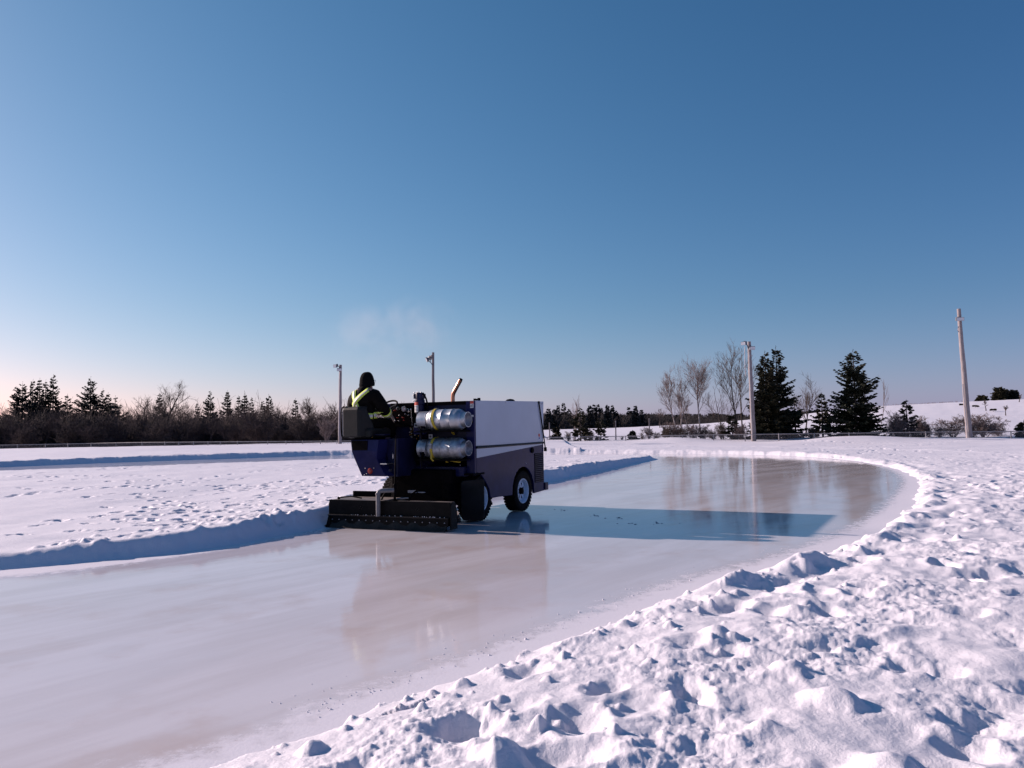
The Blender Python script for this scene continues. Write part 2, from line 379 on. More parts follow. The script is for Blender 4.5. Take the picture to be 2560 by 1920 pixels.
# faint dirt specks
n3 = N.new('ShaderNodeTexNoise'); n3.inputs['Scale'].default_value = 1.7; n3.inputs['Detail'].default_value = 8; n3.inputs['Roughness'].default_value = .7; L.new(tc.outputs['Object'], n3.inputs['Vector'])
mr = N.new('ShaderNodeMapRange'); mr.inputs[1].default_value = .72; mr.inputs[2].default_value = .82; L.new(n3.outputs['Fac'], mr.inputs[0])
mx = N.new('ShaderNodeMix'); mx.data_type = 'RGBA'; L.new(mr.outputs[0], mx.inputs[0]); L.new(cr.outputs['Color'], mx.inputs[6]); mx.inputs[7].default_value = (.52, .43, .38, 1)
L.new(mx.outputs[2], B.inputs['Base Color'])
n2 = N.new('ShaderNodeTexNoise'); n2.inputs['Scale'].default_value = 45; n2.inputs['Detail'].default_value = 5; n2.inputs['Roughness'].default_value = .7; L.new(tc.outputs['Object'], n2.inputs['Vector'])
bp = N.new('ShaderNodeBump'); bp.inputs['Strength'].default_value = .6; bp.inputs['Distance'].default_value = .012; L.new(n2.outputs['Fac'], bp.inputs['Height'])
L.new(bp.outputs['Normal'], B.inputs['Normal'])
sme.materials.append(SM)

# ------------------------------------------------------------------ ice
ii = slice(0, int(np.searchsorted(rr, 62)), 3); jj = slice(0, nt, 3)
Xi, Yi, Si = X[ii, jj], Y[ii, jj], s_raw[ii, jj]
Vi = np.stack([Xi, Yi, np.zeros_like(Xi)], -1).reshape(-1, 3).astype(np.float32)
ix = np.arange(Xi.size).reshape(Xi.shape); Fi = np.stack([ix[:-1, :-1], ix[:-1, 1:], ix[1:, 1:], ix[1:, :-1]], -1).reshape(-1, 4)
Fi = Fi[Si.reshape(-1)[Fi].min(1) < .45]
ime, iu = np_mesh('ice_track', Vi, Fi)
att = ime.attributes.new('edge', 'FLOAT', 'POINT'); Se = Si + np.where(si[ii, jj] > so[ii, jj], .42 * sstep(-3.2, -5.5, Xi), 0.0)
att.data.foreach_set('value', Se.reshape(-1)[iu].astype(np.float32))
ice = bpy.data.objects.new('ice_track', ime); col.objects.link(ice); ice['kind'] = 'structure'
IM = bpy.data.materials.new('ice'); IM.use_nodes = True; N = IM.node_tree.nodes; L = IM.node_tree.links; B = N['Principled BSDF']
B.inputs['IOR'].default_value = 1.33; B.inputs['Specular IOR Level'].default_value = .27
tc = N.new('ShaderNodeTexCoord')
def nz(scale, det, vec, rough=.6):
    n = N.new('ShaderNodeTexNoise'); n.inputs['Scale'].default_value = scale; n.inputs['Detail'].default_value = det; n.inputs['Roughness'].default_value = rough; L.new(vec, n.inputs['Vector']); return n
def mapv(rot, sc3):
    mpn = N.new('ShaderNodeMapping'); mpn.vector_type = 'TEXTURE'; mpn.inputs['Rotation'].default_value = (0, 0, rot); mpn.inputs['Scale'].default_value = sc3
    L.new(tc.outputs['Object'], mpn.inputs['Vector']); return mpn.outputs['Vector']
def mixc(fac, a, b):
    x = N.new('ShaderNodeMix'); x.data_type = 'RGBA'
    if isinstance(fac, float): x.inputs[0].default_value = fac
    else: L.new(fac, x.inputs[0])
    for k, v in ((6, a), (7, b)):
        if isinstance(v, tuple): x.inputs[k].default_value = v
        else: L.new(v, x.inputs[k])
    return x.outputs[2]
def rng_(src, a, b, c=0., d=1.):
    x = N.new('ShaderNodeMapRange'); x.interpolation_type = 'SMOOTHSTEP'
    for k, v in ((1, a), (2, b), (3, c), (4, d)): x.inputs[k].default_value = v
    L.new(src, x.inputs[0]); return x.outputs[0]
def math_(op, a, b=None, c=None):
    x = N.new('ShaderNodeMath'); x.operation = op
    for k, v in enumerate((a, b, c)):
        if v is None: continue
        if isinstance(v, (int, float)): x.inputs[k].default_value = v
        else: L.new(v, x.inputs[k])
    return x.outputs[0]
streak = mapv(R(50), (1.6, .26, 1))           # sweeps along the resurfacer's path
na = nz(.35, 6, streak); nb = nz(.9, 5, tc.outputs['Object']); nc = nz(.22, 4, tc.outputs['Object'])
c1 = mixc(rng_(na.outputs['Fac'], .35, .65), (.575, .528, .53, 1), (.665, .63, .65, 1))
c2 = mixc(math_('MULTIPLY', rng_(nb.outputs['Fac'], .50, .70), .7), c1, (.54, .45, .42, 1))
c3 = mixc(math_('MULTIPLY', rng_(nc.outputs['Fac'], .48, .66), .55), c2, (.55, .56, .60, 1))
at_ = N.new('ShaderNodeAttribute'); at_.attribute_name = 'edge'
ed = nz(6, 6, tc.outputs['Object'], .75)
e1 = math_('ADD', at_.outputs['Fac'], math_('MULTIPLY', math_('SUBTRACT', ed.outputs['Fac'], .5), 1.0))
frost = rng_(e1, -.30, .02)
spk = nz(9, 4, mapv(R(50), (1.6, .6, 1)), .7); spk2 = nz(.5, 3, tc.outputs['Object'])
sp = math_('MULTIPLY', rng_(spk.outputs['Fac'], .71, .76), rng_(spk2.outputs['Fac'], .48, .6))
fr = math_('MAXIMUM', frost, math_('MULTIPLY', sp, .55))
L.new(mixc(fr, c3, (.75, .725, .77, 1)), B.inputs['Base Color'])
rg = rng_(na.outputs['Fac'], .3, .7, .045, .10)
L.new(math_('ADD', rg, math_('MULTIPLY', fr, .55)), B.inputs['Roughness'])
bn = nz(1.6, 5, mapv(R(50), (1.3, .20, 1)), .55); bn2 = nz(40, 3, tc.outputs['Object'])
hsum = math_('ADD', math_('MULTIPLY', bn.outputs['Fac'], 1.0), math_('MULTIPLY', math_('MULTIPLY', bn2.outputs['Fac'], fr), 2.0))
bp = N.new('ShaderNodeBump'); bp.inputs['Strength'].default_value = .07; bp.inputs['Distance'].default_value = .02; L.new(hsum, bp.inputs['Height']); L.new(bp.outputs['Normal'], B.inputs['Normal'])
ime.materials.append(IM)

# ------------------------------------------------------------------ the ice resurfacer (x right, y forward, z up in its own frame)
TO = Vector((-2.025, 12.414, 0)); HEAD = R(27.09)
TM = Matrix.Translation(TO) @ Matrix.Rotation(-HEAD, 4, 'Z')
truck = empty('ice_resurfacer', TO, -HEAD)
tag(truck, 'navy and white ice resurfacing machine driving on the ice', 'ice resurfacer')
# bolts: each its own small part
_bm = {}
def bolts(pts, rad, m_, parent, name='bolt', flat=(1, 1, 1), n=4):
    q = MB(); q.ball((0, 0, 0), rad, n, flat); first = None
    for p in pts:
        if first is None: first = q.build(name, M[m_], parent, smooth=True); o = first
        else: o = first.copy(); col.objects.link(o)
        o.location = p
WZ = .385
def arch(cy, r, a0, a1, n=10): return [(cy + r * math.cos(R(a0 + (a1 - a0) * k / n)), WZ + r * math.sin(R(a0 + (a1 - a0) * k / n))) for k in range(n + 1)]
side = [(1.25, 1.27), (1.25, .84)] + [(1.34, .82), (1.44, .77), (1.53, .69), (1.61, .61), (1.68, .53), (1.73, .37)] + [(2.55, .345)] + arch(3.03, .46, 183, 0)[0:] + [(3.50, .30), (3.97, .32), (3.97, 1.27)]
b = MB()
b.prism(side, 'x', .885, .93); b.prism(side, 'x', -.93, -.885)
b.box(-.885, .885, 3.92, 3.968, .33, 1.27)
b.box(-.885, .885, 1.45, 3.92, .90, 1.268)
body = b.build('body', M['navy'], truck, bevel=.008)
MB().box(-.62, .62, .95, 3.90, .30, .898).build('chassis', M['black'], truck, bevel=.02)
ax = MB(); ax.tube([(-.8, 1.48, WZ), (.8, 1.48, WZ)], .06, 10); ax.tube([(-.8, 3.03, WZ), (.8, 3.03, WZ)], .05, 10)
ax.tube([(.7, 1.78, .33), (.7, 1.78, .26), (.9, 1.84, .26)], .025, 8)
ax.build('axle', M['black'], truck, smooth=True)
# rear corner posts, crossmember, rear panels
MB().box(.775, .929, 1.19, 1.249, .79, 2.058).build('corner_post', M['navy'], truck, bevel=.006)
MB().box(-.93, -.80, 1.19, 1.249, .79, 2.05).build('corner_post', M['navy'], truck, bevel=.006)
MB().box(-.44, .774, 1.10, 1.247, .775, .945).build('crossmember', M['navy2'], truck, bevel=.01)
MB().box(.50, .772, 1.085, 1.099, .79, .94).build('cover_plate', M['navy'], truck, bevel=.004)
rp = MB(); rp.box(-.80, .775, 1.44, 1.50, .90, 2.03); rp.box(-.80, .775, 1.235, 1.44, 2.00, 2.045)
rp.build('rear_bulkhead', M['black'], truck)
# snow tank
tk = MB(); tk.prism([(1.25, 1.285), (3.955, 1.285), (4.01, 2.10), (1.25, 2.06)], 'x', -.915, .915)
tank = tk.build('snow_tank', M['navy2'], truck, bevel=.008)
for s in (1, -1):
    sp_ = MB(); sp_.prism([(1.252, 1.288), (3.955, 1.288), (4.012, 2.103), (1.252, 2.062)], 'x', s * .916, s * .931)
    sp_.build('side_panel', M['white'], truck, bevel=.004)
    MB().prism([(1.255, 1.235), (3.90, 1.25), (3.90, 1.268), (1.255, 1.268)], 'x', s * .931, s * .937).build('stripe_top', M['white'], truck)
    tr = MB(); tr.tube([(s * .94, 1.25, 1.262), (s * .94, 2.2, 1.266), (s * .94, 3.97, 1.276)], .021, 8)
    tr.build('trim_bar', M['wet'], truck, smooth=True)
    MB().prism([(1.255, 1.085), (1.255, 1.238), (3.90, 1.25), (3.90, 1.236)], 'x', s * .9305, s * .936).build('stripe', M['white'], truck)
st = MB(); st.tube([(.945, 3.76, 2.085), (.95, 3.88, 1.64), (.945, 4.02, 1.16)], .013, 8); st.ball((.945, 3.76, 2.085), .022, 5); st.box(.93, .965, 3.98, 4.05, 1.10, 1.18)
st.build('support_strut', M['black'], truck, smooth=True)
for (x, y, h) in ((.80, 1.46, .03), (.80, 1.60, .045), (.74, 1.63, .03), (.78, 3.86, .02)):
    lid = MB(); lid.box(x - .02, x + .02, y - .02, y + .02, 2.055, 2.075 + h); lid.build('lid_fitting', M['black'], truck)
lid = MB(); lid.lathe([(.0001, .055), (.06, .045), (.09, .02), (.1, -.01)], 'z', (.72, 2.95, 2.083), 14); lid.build('vent_dome', M['black'], truck)
bolts([(.933, y, z) for (y, z) in ((3.80, 2.06), (3.84, 2.06), (3.90, 2.055), (3.96, 2.06), (2.35, 2.045), (3.15, .90), (3.93, .98))], .011, 'galv', truck, flat=(.6, 1, 1))
# grille
g = MB(); g.box(.9285, .934, 3.53, 3.93, .50, 1.075)
g.build('grille', M['black'], truck)
gs = MB()
for k in range(15): gs.box(.932, .944, 3.535, 3.925, .515 + k * .038, .527 + k * .038)
for k in range(9): gs.box(.9335, .9425, 3.55 + k * .045, 3.558 + k * .045, .505, 1.07)
gs.build('grille_bars', M['navy2'], bpy.data.objects['grille'])
MB().lathe([(.0001, .03), (.05, .028), (.055, .0)], 'x', (.93, 3.42, 1.14), 12).build('filler_cap', M['black'], truck, smooth=True)
# front bumper / light
fb = MB(); fb.box(-.955, .955, 3.97, 4.11, .325, .475); fb.build('bumper', M['navy2'], truck, bevel=.008)
# decals on the side and post: warning plates
def plate(cx, cy, z0, w, h, face, head=.3, parent=truck):
    def bx_(x0, x1, a, b_, d):
        q = MB()
        if face == 'back': q.box(cx - w / 2 + x0 * w, cx - w / 2 + x1 * w, cy - .004 - d, cy - d, z0 + a * h, z0 + b_ * h)
        else: q.box(cx + d, cx + .004 + d, cy - w / 2 + x0 * w, cy - w / 2 + x1 * w, z0 + a * h, z0 + b_ * h)
        return q
    p_ = bx_(0, 1, 0, 1, 0).build('warning_label', M['lwhite'], parent)
    bx_(0, 1, 1 - head, 1, .002).build('label_header', M['lred'], p_)
    q = MB()
    for k in range(4):
        qq = bx_(.45, .93, .12 + k * .13, .17 + k * .13, .0025); q.add(qq.v, qq.f)
    qq = bx_(.08, .38, .22, .30, .0025); q.add(qq.v, qq.f); qq = bx_(.2, .28, .18, .5, .0027); q.add(qq.v, qq.f)
    q.build('label_print', M['ink'], p_)
    return p_
plate(.895, 1.189, 1.935, .066, .115, 'back', .36)
plate(.212, 1.437, 1.85, .10, .13, 'back', .34)
q = MB(); q.box(.88, .922, 1.186, 1.19, 1.785, 1.815); q.build('small_tag', M['lwhite'], truck)
q = MB(); q.lathe([(.0001, -.03), (.02, -.03), (.022, 0)], 'y', (.895, 1.19, 1.70), 10); q.build('latch', M['black'], truck)
q = MB(); q.box(.931, .9335, 3.73, 3.80, 1.335, 1.455); dl = q.build('side_decal', M['lwhite'], truck)
q = MB(); q.prism([(3.73, 1.455), (3.80, 1.455), (3.80, 1.41), (3.765, 1.385), (3.73, 1.41)], 'x', .9335, .9355); q.build('decal_mark', M['lred'], dl)
q = MB(); q.prism([(3.74, 1.385), (3.79, 1.385), (3.79, 1.345), (3.74, 1.345)], 'x', .9335, .9355); q.build('decal_mark', M['blue'], dl)

# wheels
def wheel(cx, cy, sgn, tr_w=.27, lugs=True):
    w = empty('wheel', (cx, cy, WZ)); w.parent = truck
    h = tr_w / 2; r = .385
    prof = [(.235, -h * .86), (.25, -h * .95), (.30, -h), (.345, -h * .96), (.372, -h * .82), (.376, -h * .4), (.377, 0), (.376, h * .4), (.372, h * .82), (.345, h * .96), (.30, h), (.25, h * .95), (.235, h * .86)]
    t_ = MB(); t_.lathe(prof, 'x', (0, 0, 0), 48)
    t_.lathe([(.235, -h * .86), (.20, -h * .4), (.20, h * .4), (.235, h * .86)], 'x', (0, 0, 0), 48)
    if lugs:
        for k in range(36):
            a = 2 * math.pi * k / 36
            for row, (x0, x1) in enumerate(((-h * .95, -h * .52), (-h * .44, -.006), (.006, h * .44), (h * .52, h * .95))):
                aa = a + (.087 if row % 2 else 0); rot = Matrix.Rotation(aa, 3, 'X') @ Matrix.Rotation(R(14 if row < 2 else -14), 3, 'Z')
                c = Matrix.Rotation(aa, 3, 'X') @ Vector(((x0 + x1) / 2, 0, .369)); hx = (x1 - x0) / 2
                vs = [c + rot @ Vector((sx * hx, sy * .021, sz * .012)) for sz in (-1, 1) for sy in (-1, 1) for sx in (-1, 1)]
                t_.add(vs, [(0, 2, 3, 1), (4, 5, 7, 6), (0, 1, 5, 4), (1, 3, 7, 5), (3, 2, 6, 7), (2, 0, 4, 6)])
    t_.build('tyre', M['rubber'], w, smooth=True)
    o = sgn * h
    rm = MB(); rm.lathe([(.236, o * .88), (.232, o * .93), (.215, o * .90), (.208, o * .70), (.195, o * .50), (.192, o * .28)], 'x', (0, 0, 0), 40)
    for k in range(8):                       # spoke wedges with open windows between
        a = 2 * math.pi * k / 8
        for (ra, rb, wa, wb) in ((.07, .193, .34, .20),):
            pts = [(ra * math.cos(a - wa), ra * math.sin(a - wa)), (rb * math.cos(a - wb), rb * math.sin(a - wb)), (rb * math.cos(a + wb), rb * math.sin(a + wb)), (ra * math.cos(a + wa), ra * math.sin(a + wa))]
            rm.prism(pts, 'x', o * .36, o * .42)
    rm.lathe([(.16, o * .38), (.193, o * .36), (.195, o * .52)], 'x', (0, 0, 0), 40)
    rm.build('rim', M['rim'], w, smooth=True)
    hb = MB(); hb.lathe([(.17, o * .12), (.0001, o * .12)], 'x', (0, 0, 0), 24); hb.lathe([(.062, o * .3), (.062, o * .78), (.052, o * .82), (.0001, o * .82)], 'x', (0, 0, 0), 16)
    hb.build('hub', M['black'], w, smooth=True)
    return w
wheel(.80, 3.04, 1, .26); wheel(-.80, 3.04, -1, .26); wheel(.765, 1.45, 1, .29); wheel(-.80, 1.45, -1, .29)
# splash flap behind the right rear wheel
fl = MB(); n_ = [(.745, .66), (.765, .70), (.81, .715), (1.175, .745), (1.188, .73), (1.18, .12), (1.17, .085), (1.12, .07), (.78, .06), (.75, .085)]
fl.prism(n_, 'y', 1.03, 1.055); fl.build('splash_flap', M['flap'], truck, bevel=.006)
ff = MB(); ff.box(.60, .95, 1.09, 1.5, .80, .83); ff.build('fender', M['black'], truck, bevel=.01)
ff = MB(); ff.box(.58, .70, .72, 1.0, .42, .66); ff.build('flap_bracket', M['black'], truck, bevel=.01)

# --- driver's platform
pb = MB()
xl, xr = -.985, -.40
y0 = .30
sec = [((-.985, 1.43), y0), ((-.935, 1.12), y0 - .02)]
vs = [(-.985, .30, 1.43), (-.40, .30, 1.43), (-.95, .285, 1.235), (-.42, .285, 1.235), (-.925, .33, 1.10), (-.46, .33, 1.10), (-.775, .33, .82), (-.28, .33, .82),
      (-.985, 1.19, 1.43), (-.40, 1.19, 1.43), (-.95, 1.19, 1.235), (-.42, 1.19, 1.235), (-.925, 1.19, 1.10), (-.46, 1.19, 1.10), (-.775, 1.19, .82), (-.28, 1.19, .82), (-.53, .33, 1.10)]
fs = [(0, 1, 3, 2), (2, 3, 5, 16, 4), (4, 16, 7, 6), (16, 5, 7), (0, 2, 10, 8), (2, 4, 12, 10), (4, 6, 14, 12), (6, 7, 15, 14), (1, 9, 11, 3), (3, 11, 13, 5), (5, 13, 15, 7), (0, 8, 9, 1), (8, 10, 11, 9), (10, 12, 13, 11), (12, 14, 15, 13)]
pb.add(vs, fs); pb.build('driver_platform', M['navy'], truck, bevel=.006)
q = MB(); q.prism([(-.955, 1.415), (-.62, 1.415), (-.62, 1.255), (-.925, 1.255)], 'y', .282, .297); q.build('recess_panel', M['black'], truck)  # flat black plate on the face, stands in for the dark of a recess
q = MB(); q.box(-.41, -.20, .55, 1.24, .80, 1.44); q.build('side_step_box', M['navy2'], truck, bevel=.01)
q = MB(); q.box(-.37, -.24, .30, .55, 1.02, 1.035); q.box(-.33, -.31, .48, .54, .89, .93); q.tube([(-.29, .54, 1.20), (-.27, .52, 1.18), (-.27, .52, 1.11), (-.29, .54, 1.09)], .008, 6); q.build('grab_handle', M['steel'], truck)
q = MB(); q.box(-.60, -.38, 1.11, 1.235, .92, 1.40); q.build('panel_left', M['navy'], truck, bevel=.008)
q = MB(); q.lathe([(.0001, -.02), (.035, -.017), (.05, 0)], 'y', (-.60, .325, .905), 18); q.build('tail_light', M['red'], truck, smooth=True)
bolts([(x, .328, z) for (x, z) in ((-.70, .95), (-.52, .955), (-.72, .84), (-.67, .86))] + [(x, 1.10, z) for (x, z) in ((-.42, 1.35), (-.41, 1.02), (.02, .93), (.70, .97))], .008, 'galv', truck)
q = MB(); q.box(-.66, -.40, .46, .62, 1.50, 1.52); q.build('armrest_plate', M['navy2'], truck, bevel=.004)
# seat
s_ = MB()
plan = [(-1.125, .29), (-1.10, .245), (-.80, .245), (-.75, .27), (-.60, .50), (-.63, .53), (-.80, .34), (-1.06, .34)]
def srow(k, z, w_=0): return [(p[0] - (.10 * w_ if i in (4, 5) else 0), p[1] + k - (.13 * w_ if i in (4, 5) else 0), z) for i, p in enumerate(plan)]
rows = [srow(.02, 1.47), srow(.0, 1.50), srow(.0, 1.70, .35), srow(.0, 1.94, .95), srow(.02, 1.985, 1), srow(.04, 1.995, 1)]
vs = sum(rows, []); n_ = len(plan); fs = [tuple(range(n_))[::-1], tuple(range(5 * n_, 6 * n_))]
for i in range(5):
    for k in range(n_): fs.append((i * n_ + k, i * n_ + (k + 1) % n_, (i + 1) * n_ + (k + 1) % n_, (i + 1) * n_ + k))
s_.add(vs, fs)
seat = empty('seat', (0, 0, 0)); seat.parent = truck
s_.build('backrest', M['seat'], seat, bevel=.022)
q = MB(); q.box(-1.12, -.60, .34, .95, 1.46, 1.62); q.build('cushion', M['seat'], seat, bevel=.04)
q = MB(); q.box(-1.0, -.7, .4, .9, 1.428, 1.46); q.build('seat_base', M['black'], seat)
q = MB(); q.tube([(-1.13, .30, 1.50), (-1.14, .30, 1.56), (-1.14, .30, 1.90), (-1.125, .30, 1.975), (-1.07, .30, 2.0)], .018, 8); q.build('edge_piping', M['piping'], seat, smooth=True)
q = MB(); q.tube([(-1.09, .27, 2.01), (-1.15, .28, 1.98), (-1.175, .28, 1.9), (-1.175, .28, 1.62), (-1.16, .28, 1.50), (-1.10, .27, 1.455), (-.95, .26, 1.445), (-.62, .36, 1.45)], .011, 8); q.build('seat_rail', M['black'], seat, smooth=True)
q = MB(); q.box(-.63, -.605, .40, .43, 1.46, 1.50); q.build('seat_latch', M['brass'], seat)
# dash, gauges, knobs
d_ = MB(); d_.box(-.78, -.06, 1.16, 1.24, 1.64, 2.06); d_.box(-.80, .77, 1.235, 1.45, 2.045, 2.062)
d_.build('control_panel', M['black'], truck, bevel=.006)
def gauge(x, z, r):
    gq = MB(); gq.lathe([(r * 1.15, 0), (r * 1.15, -.02), (r * .9, -.022), (r * .9, -.01)], 'y', (x, 1.158, z), 20); ob = gq.build('gauge', M['steel'], truck, smooth=True)
    f_ = MB(); f_.lathe([(r * .92, -.012), (.0001, -.012)], 'y', (x, 1.158, z), 20); f_.build('gauge_face', M['lwhite' if r > .035 else 'ink'], ob)
    if r > .035:
        h_ = MB(); h_.box(x - .003, x + .003, 1.14, 1.145, z, z + r * .7, Matrix.Rotation(R(35), 3, 'Y')); h_.box(x - r * .5, x + r * .5, 1.141, 1.145, z - r * .5, z - r * .3); h_.build('gauge_needle', M['lred'], ob)
gauge(-.475, 1.955, .045); gauge(-.60, 1.965, .028); gauge(-.40, 1.93, .03); gauge(-.66, 1.97, .018)
for i, (x, z, r) in enumerate(((-.66, 1.93, .012), (-.43, 1.985, .010), (-.55, 1.84, .012), (-.60, 1.80, .010), (-.42, 1.86, .014), (-.33, 1.90, .010), (-.48, 1.80, .012), (-.64, 1.745, .016), (-.56, 1.74, .011), (-.46, 1.75, .010), (-.35, 1.84, .011), (-.30, 1.80, .010))):
    q = MB(); q.tube([(x, 1.16, z), (x, 1.115, z + .004)], r * .45, 6); q.ball((x, 1.105, z + .005), r, 5); q.build('control_knob', M['steel' if i % 3 else 'lred'], truck, smooth=True)
lv = MB(); lv.tube([(-.27, 1.10, 1.66), (-.265, 1.06, 1.93)], .007, 6); lv.ball((-.265, 1.058, 1.94), .016, 5); lv.build('control_lever', M['steel'], truck, smooth=True)
# hydraulic fittings: valve block, nipples, hose ends
hv = MB(); hv.box(-.34, -.12, 1.16, 1.235, 1.28, 1.64); hv.build('valve_block', M['black'], truck, bevel=.008)
for k in range(26):
    x = -.34 + .20 * rng.random(); z = 1.33 + .30 * rng.random()
    q = MB(); a = rng.uniform(.010, .018); q.tube([(x, 1.16, z), (x, 1.11, z - .01)], a, 6); q.tube([(x, 1.115, z - .01), (x, 1.10, z - .012)], a * .6, 6); q.build('hose_fitting', M['brass' if k % 3 else 'steel'], truck)
hh = MB()
for k in range(6):
    x = -.33 + k * .035; hh.tube([(x, 1.12, 1.36), (x, 1.07, 1.32), (x + .01, 1.06, 1.15), (x + .04, 1.10, .98)], .011, 6)
hh.build('hydraulic_hoses', M['black'], truck, smooth=True)
# steering wheel
sw = empty('steering_wheel', (-.725, .985, 1.985)); sw.parent = truck; sw.rotation_euler = (R(38), 0, R(-8))
q = MB(); ring = [(.20 * math.cos(2 * math.pi * k / 36), .20 * math.sin(2 * math.pi * k / 36), 0) for k in range(37)]; q.tube(ring, .017, 8, caps=False); q.build('wheel_rim', M['rubber'], sw, smooth=True)
q = MB()
for a in (30, 150, 270): q.tube([(0, 0, -.03), (.195 * math.cos(R(a)), .195 * math.sin(R(a)), 0)], .009, 6)
q.lathe([(.0001, .0), (.035, -.005), (.035, -.05)], 'z', (0, 0, 0), 12); q.tube([(0, 0, -.04), (0, 0, -.34)], .022, 8); q.build('steering_column', M['piping'], sw, smooth=True)
# auger motor
am = MB(); c = (-.05, 1.02, 0)
am.lathe([(.0001, 2.225), (.072, 2.225), (.078, 2.215), (.078, 2.10), (.088, 2.095), (.088, 2.02), (.075, 2.01), (.075, 1.86), (.06, 1.85), (.06, 1.66), (.085, 1.655), (.085, 1.62), (.0001, 1.62)], 'z', c, 20)
am.box(-.135, .03, .95, 1.09, 2.12, 2.205); mot = am.build('auger_motor', M['navy2'], truck, smooth=True, bevel=.004)
bolts([(x, .97, z) for (x, z) in ((-.13, 2.225), (-.06, 2.23), (.01, 2.225), (-.145, 2.18), (-.145, 2.08))], .013, 'galv', mot)
q = MB(); q.tube([(.02, 1.0, 2.20), (.06, .99, 2.19), (.095, 1.0, 2.11), (.10, 1.03, 2.02), (.06, 1.09, 1.95)], .016, 8); q.tube([(-.10, 1.06, 2.05), (-.16, 1.08, 2.07), (-.20, 1.12, 2.04), (-.21, 1.16, 1.97)], .016, 8); q.build('motor_hose', M['rubber'], truck, smooth=True)
lb = MB(); lb.lathe([(.0905, 1.885), (.0905, 2.06)], 'z', c, 10, R(215), R(285), closed=False); lp = lb.build('warning_label', M['lwhite'], truck)
lb = MB(); lb.lathe([(.092, 2.005), (.092, 2.06)], 'z', c, 10, R(215), R(285), closed=False); lb.build('label_header', M['lred'], lp)
lb = MB()
for z in (1.905, 1.93, 1.955, 1.98): lb.lathe([(.092, z), (.092, z + .009)], 'z', c, 8, R(228), R(280), closed=False)
lb.build('label_print', M['ink'], lp)
q = MB(); q.box(-.20, .02, 1.03, 1.15, 1.50, 1.66); q.build('auger_gearbox', M['navy'], truck, bevel=.01)
q = MB(); q.lathe([(.0001, -.015), (.03, -.012), (.032, 0)], 'y', (.035, .94, 1.78), 12); q.build('red_cap', M['lred'], truck)
# exhaust
ex = MB(); P0 = [(.29, 1.56, 1.60), (.29, 1.56, 2.14), (.295, 1.56, 2.19), (.315, 1.56, 2.235), (.38, 1.56, 2.335), (.455, 1.56, 2.445)]
ex.tube(P0, [.036] * 6, 14, caps=False); ex.build('exhaust_pipe', M['copper'], truck, smooth='all')
q = MB(); q.tube([(.435, 1.56, 2.415), (.47, 1.56, 2.468)], [.0375, .030], 14, caps=False); q.lathe([(.0001, 0), (.02, 0)], 'z', (.46, 1.56, 2.45), 8); q.build('exhaust_tip', M['soot'], truck, smooth='all')
q = MB(); q.tube([(.27, 1.52, 1.94), (.31, 1.52, 1.94)], .018, 8); q.tube([(.25, 1.52, 1.93), (.25, 1.52, 1.97)], .01, 6); q.build('pipe_clamp', M['steel'], truck)
# tank shelves
for z in (1.555, 1.075):
    q = MB(); q.box(-.02, .86, .80, 1.44, z - .022, z); q.box(.02, .80, .795, .80, z - .022, z + .012); q.build('tank_shelf', M['black'], truck, bevel=.003)
q = MB(); q.box(.60, .774, 1.2, 1.234, 1.42, 1.53); q.build('rack_bracket', M['navy2'], truck)
q = MB(); q.box(-.05, -.021, 1.0, 1.44, .95, 1.8); q.build('rack_upright', M['navy2'], truck)
for (x, z) in ((-.075, 1.66), (.22, 1.465)):
    q = MB(); q.box(x - .035, x + .035, .93, .94, z - .035, z + .035); t_ = q.build('tie_plate', M['galv'], truck)
    q = MB(); q.lathe([(.0001, -.012), (.02, -.012), (.02, 0)], 'y', (x, .93, z), 10); q.build('plate_hole', M['ink'], t_)
# lift rod and hose in front of the sled
q = MB(); q.tube([(.02, .16, .66), (-.03, .28, 1.50)], .011, 8); q.tube([(.02, .16, .40), (.02, .16, .68)], .022, 8); q.ball((.02, .16, .69), .03, 5); q.build('lift_rod', M['black'], truck, smooth=True)

# --- conditioner sled, trailing at a slight angle
cond = empty('conditioner', (0, 0, 0), R(4.0)); cond.parent = truck
MB().box(-1.13, 1.13, -.012, .012, .215, .455).build('rear_board', M['sled'], cond, bevel=.004)
q = MB(); q.prism([(-1.13, .40), (-1.13, .455), (-1.075, .455)], 'y', -.013, -.0125); 
MB().box(-1.13, 1.11, -.06, -.012, .198, .218).build('board_lip', M['wet'], cond, bevel=.004)
MB().box(-1.11, 1.10, -.03, -.012, .075, .197).build('clamp_strip', M['sled'], cond, bevel=.003)
bolts([(-1.05 + k * 2.09 / 16, -.034, .137) for k in range(17)], .0105, 'galv', cond, n=5)
sq = MB(); rows = []
for (y, z) in ((-.012, .19), (-.035, .075), (-.055, .03), (-.085, .004), (-.065, .002), (-.02, .03), (-.004, .08), (-.004, .19)):
    rows.append([(-1.09 + k * 2.16 / 24, y + .008 * math.sin(k * 1.7), z + (.004 * math.sin(k * 2.3) if z > .01 else 0)) for k in range(25)])
vs = sum(rows, []); fs = [(i * 25 + k, i * 25 + k + 1, (i + 1) % 8 * 25 + k + 1, (i + 1) % 8 * 25 + k) for i in range(8) for k in range(24)]
sq.add(vs, fs); sq.build('squeegee', M['wet'], cond, smooth=True)
MB().prism([(-1.12, .20), (-1.09, .20), (-1.08, .003), (-1.25, .003), (-1.16, .05)], 'y', -.05, -.025).build('end_flap', M['rubber'], cond)
for s, xx in ((1, 1.13), (-1, -1.13)):
    q = MB(); q.prism([(-.01, .03), (-.01, .40), (.05, .455), (.14, .44), (.20, .30), (.21, .03)], 'x', xx - .012 * s, xx + .012 * s); q.build('end_plate', M['sled'], cond, bevel=.004)
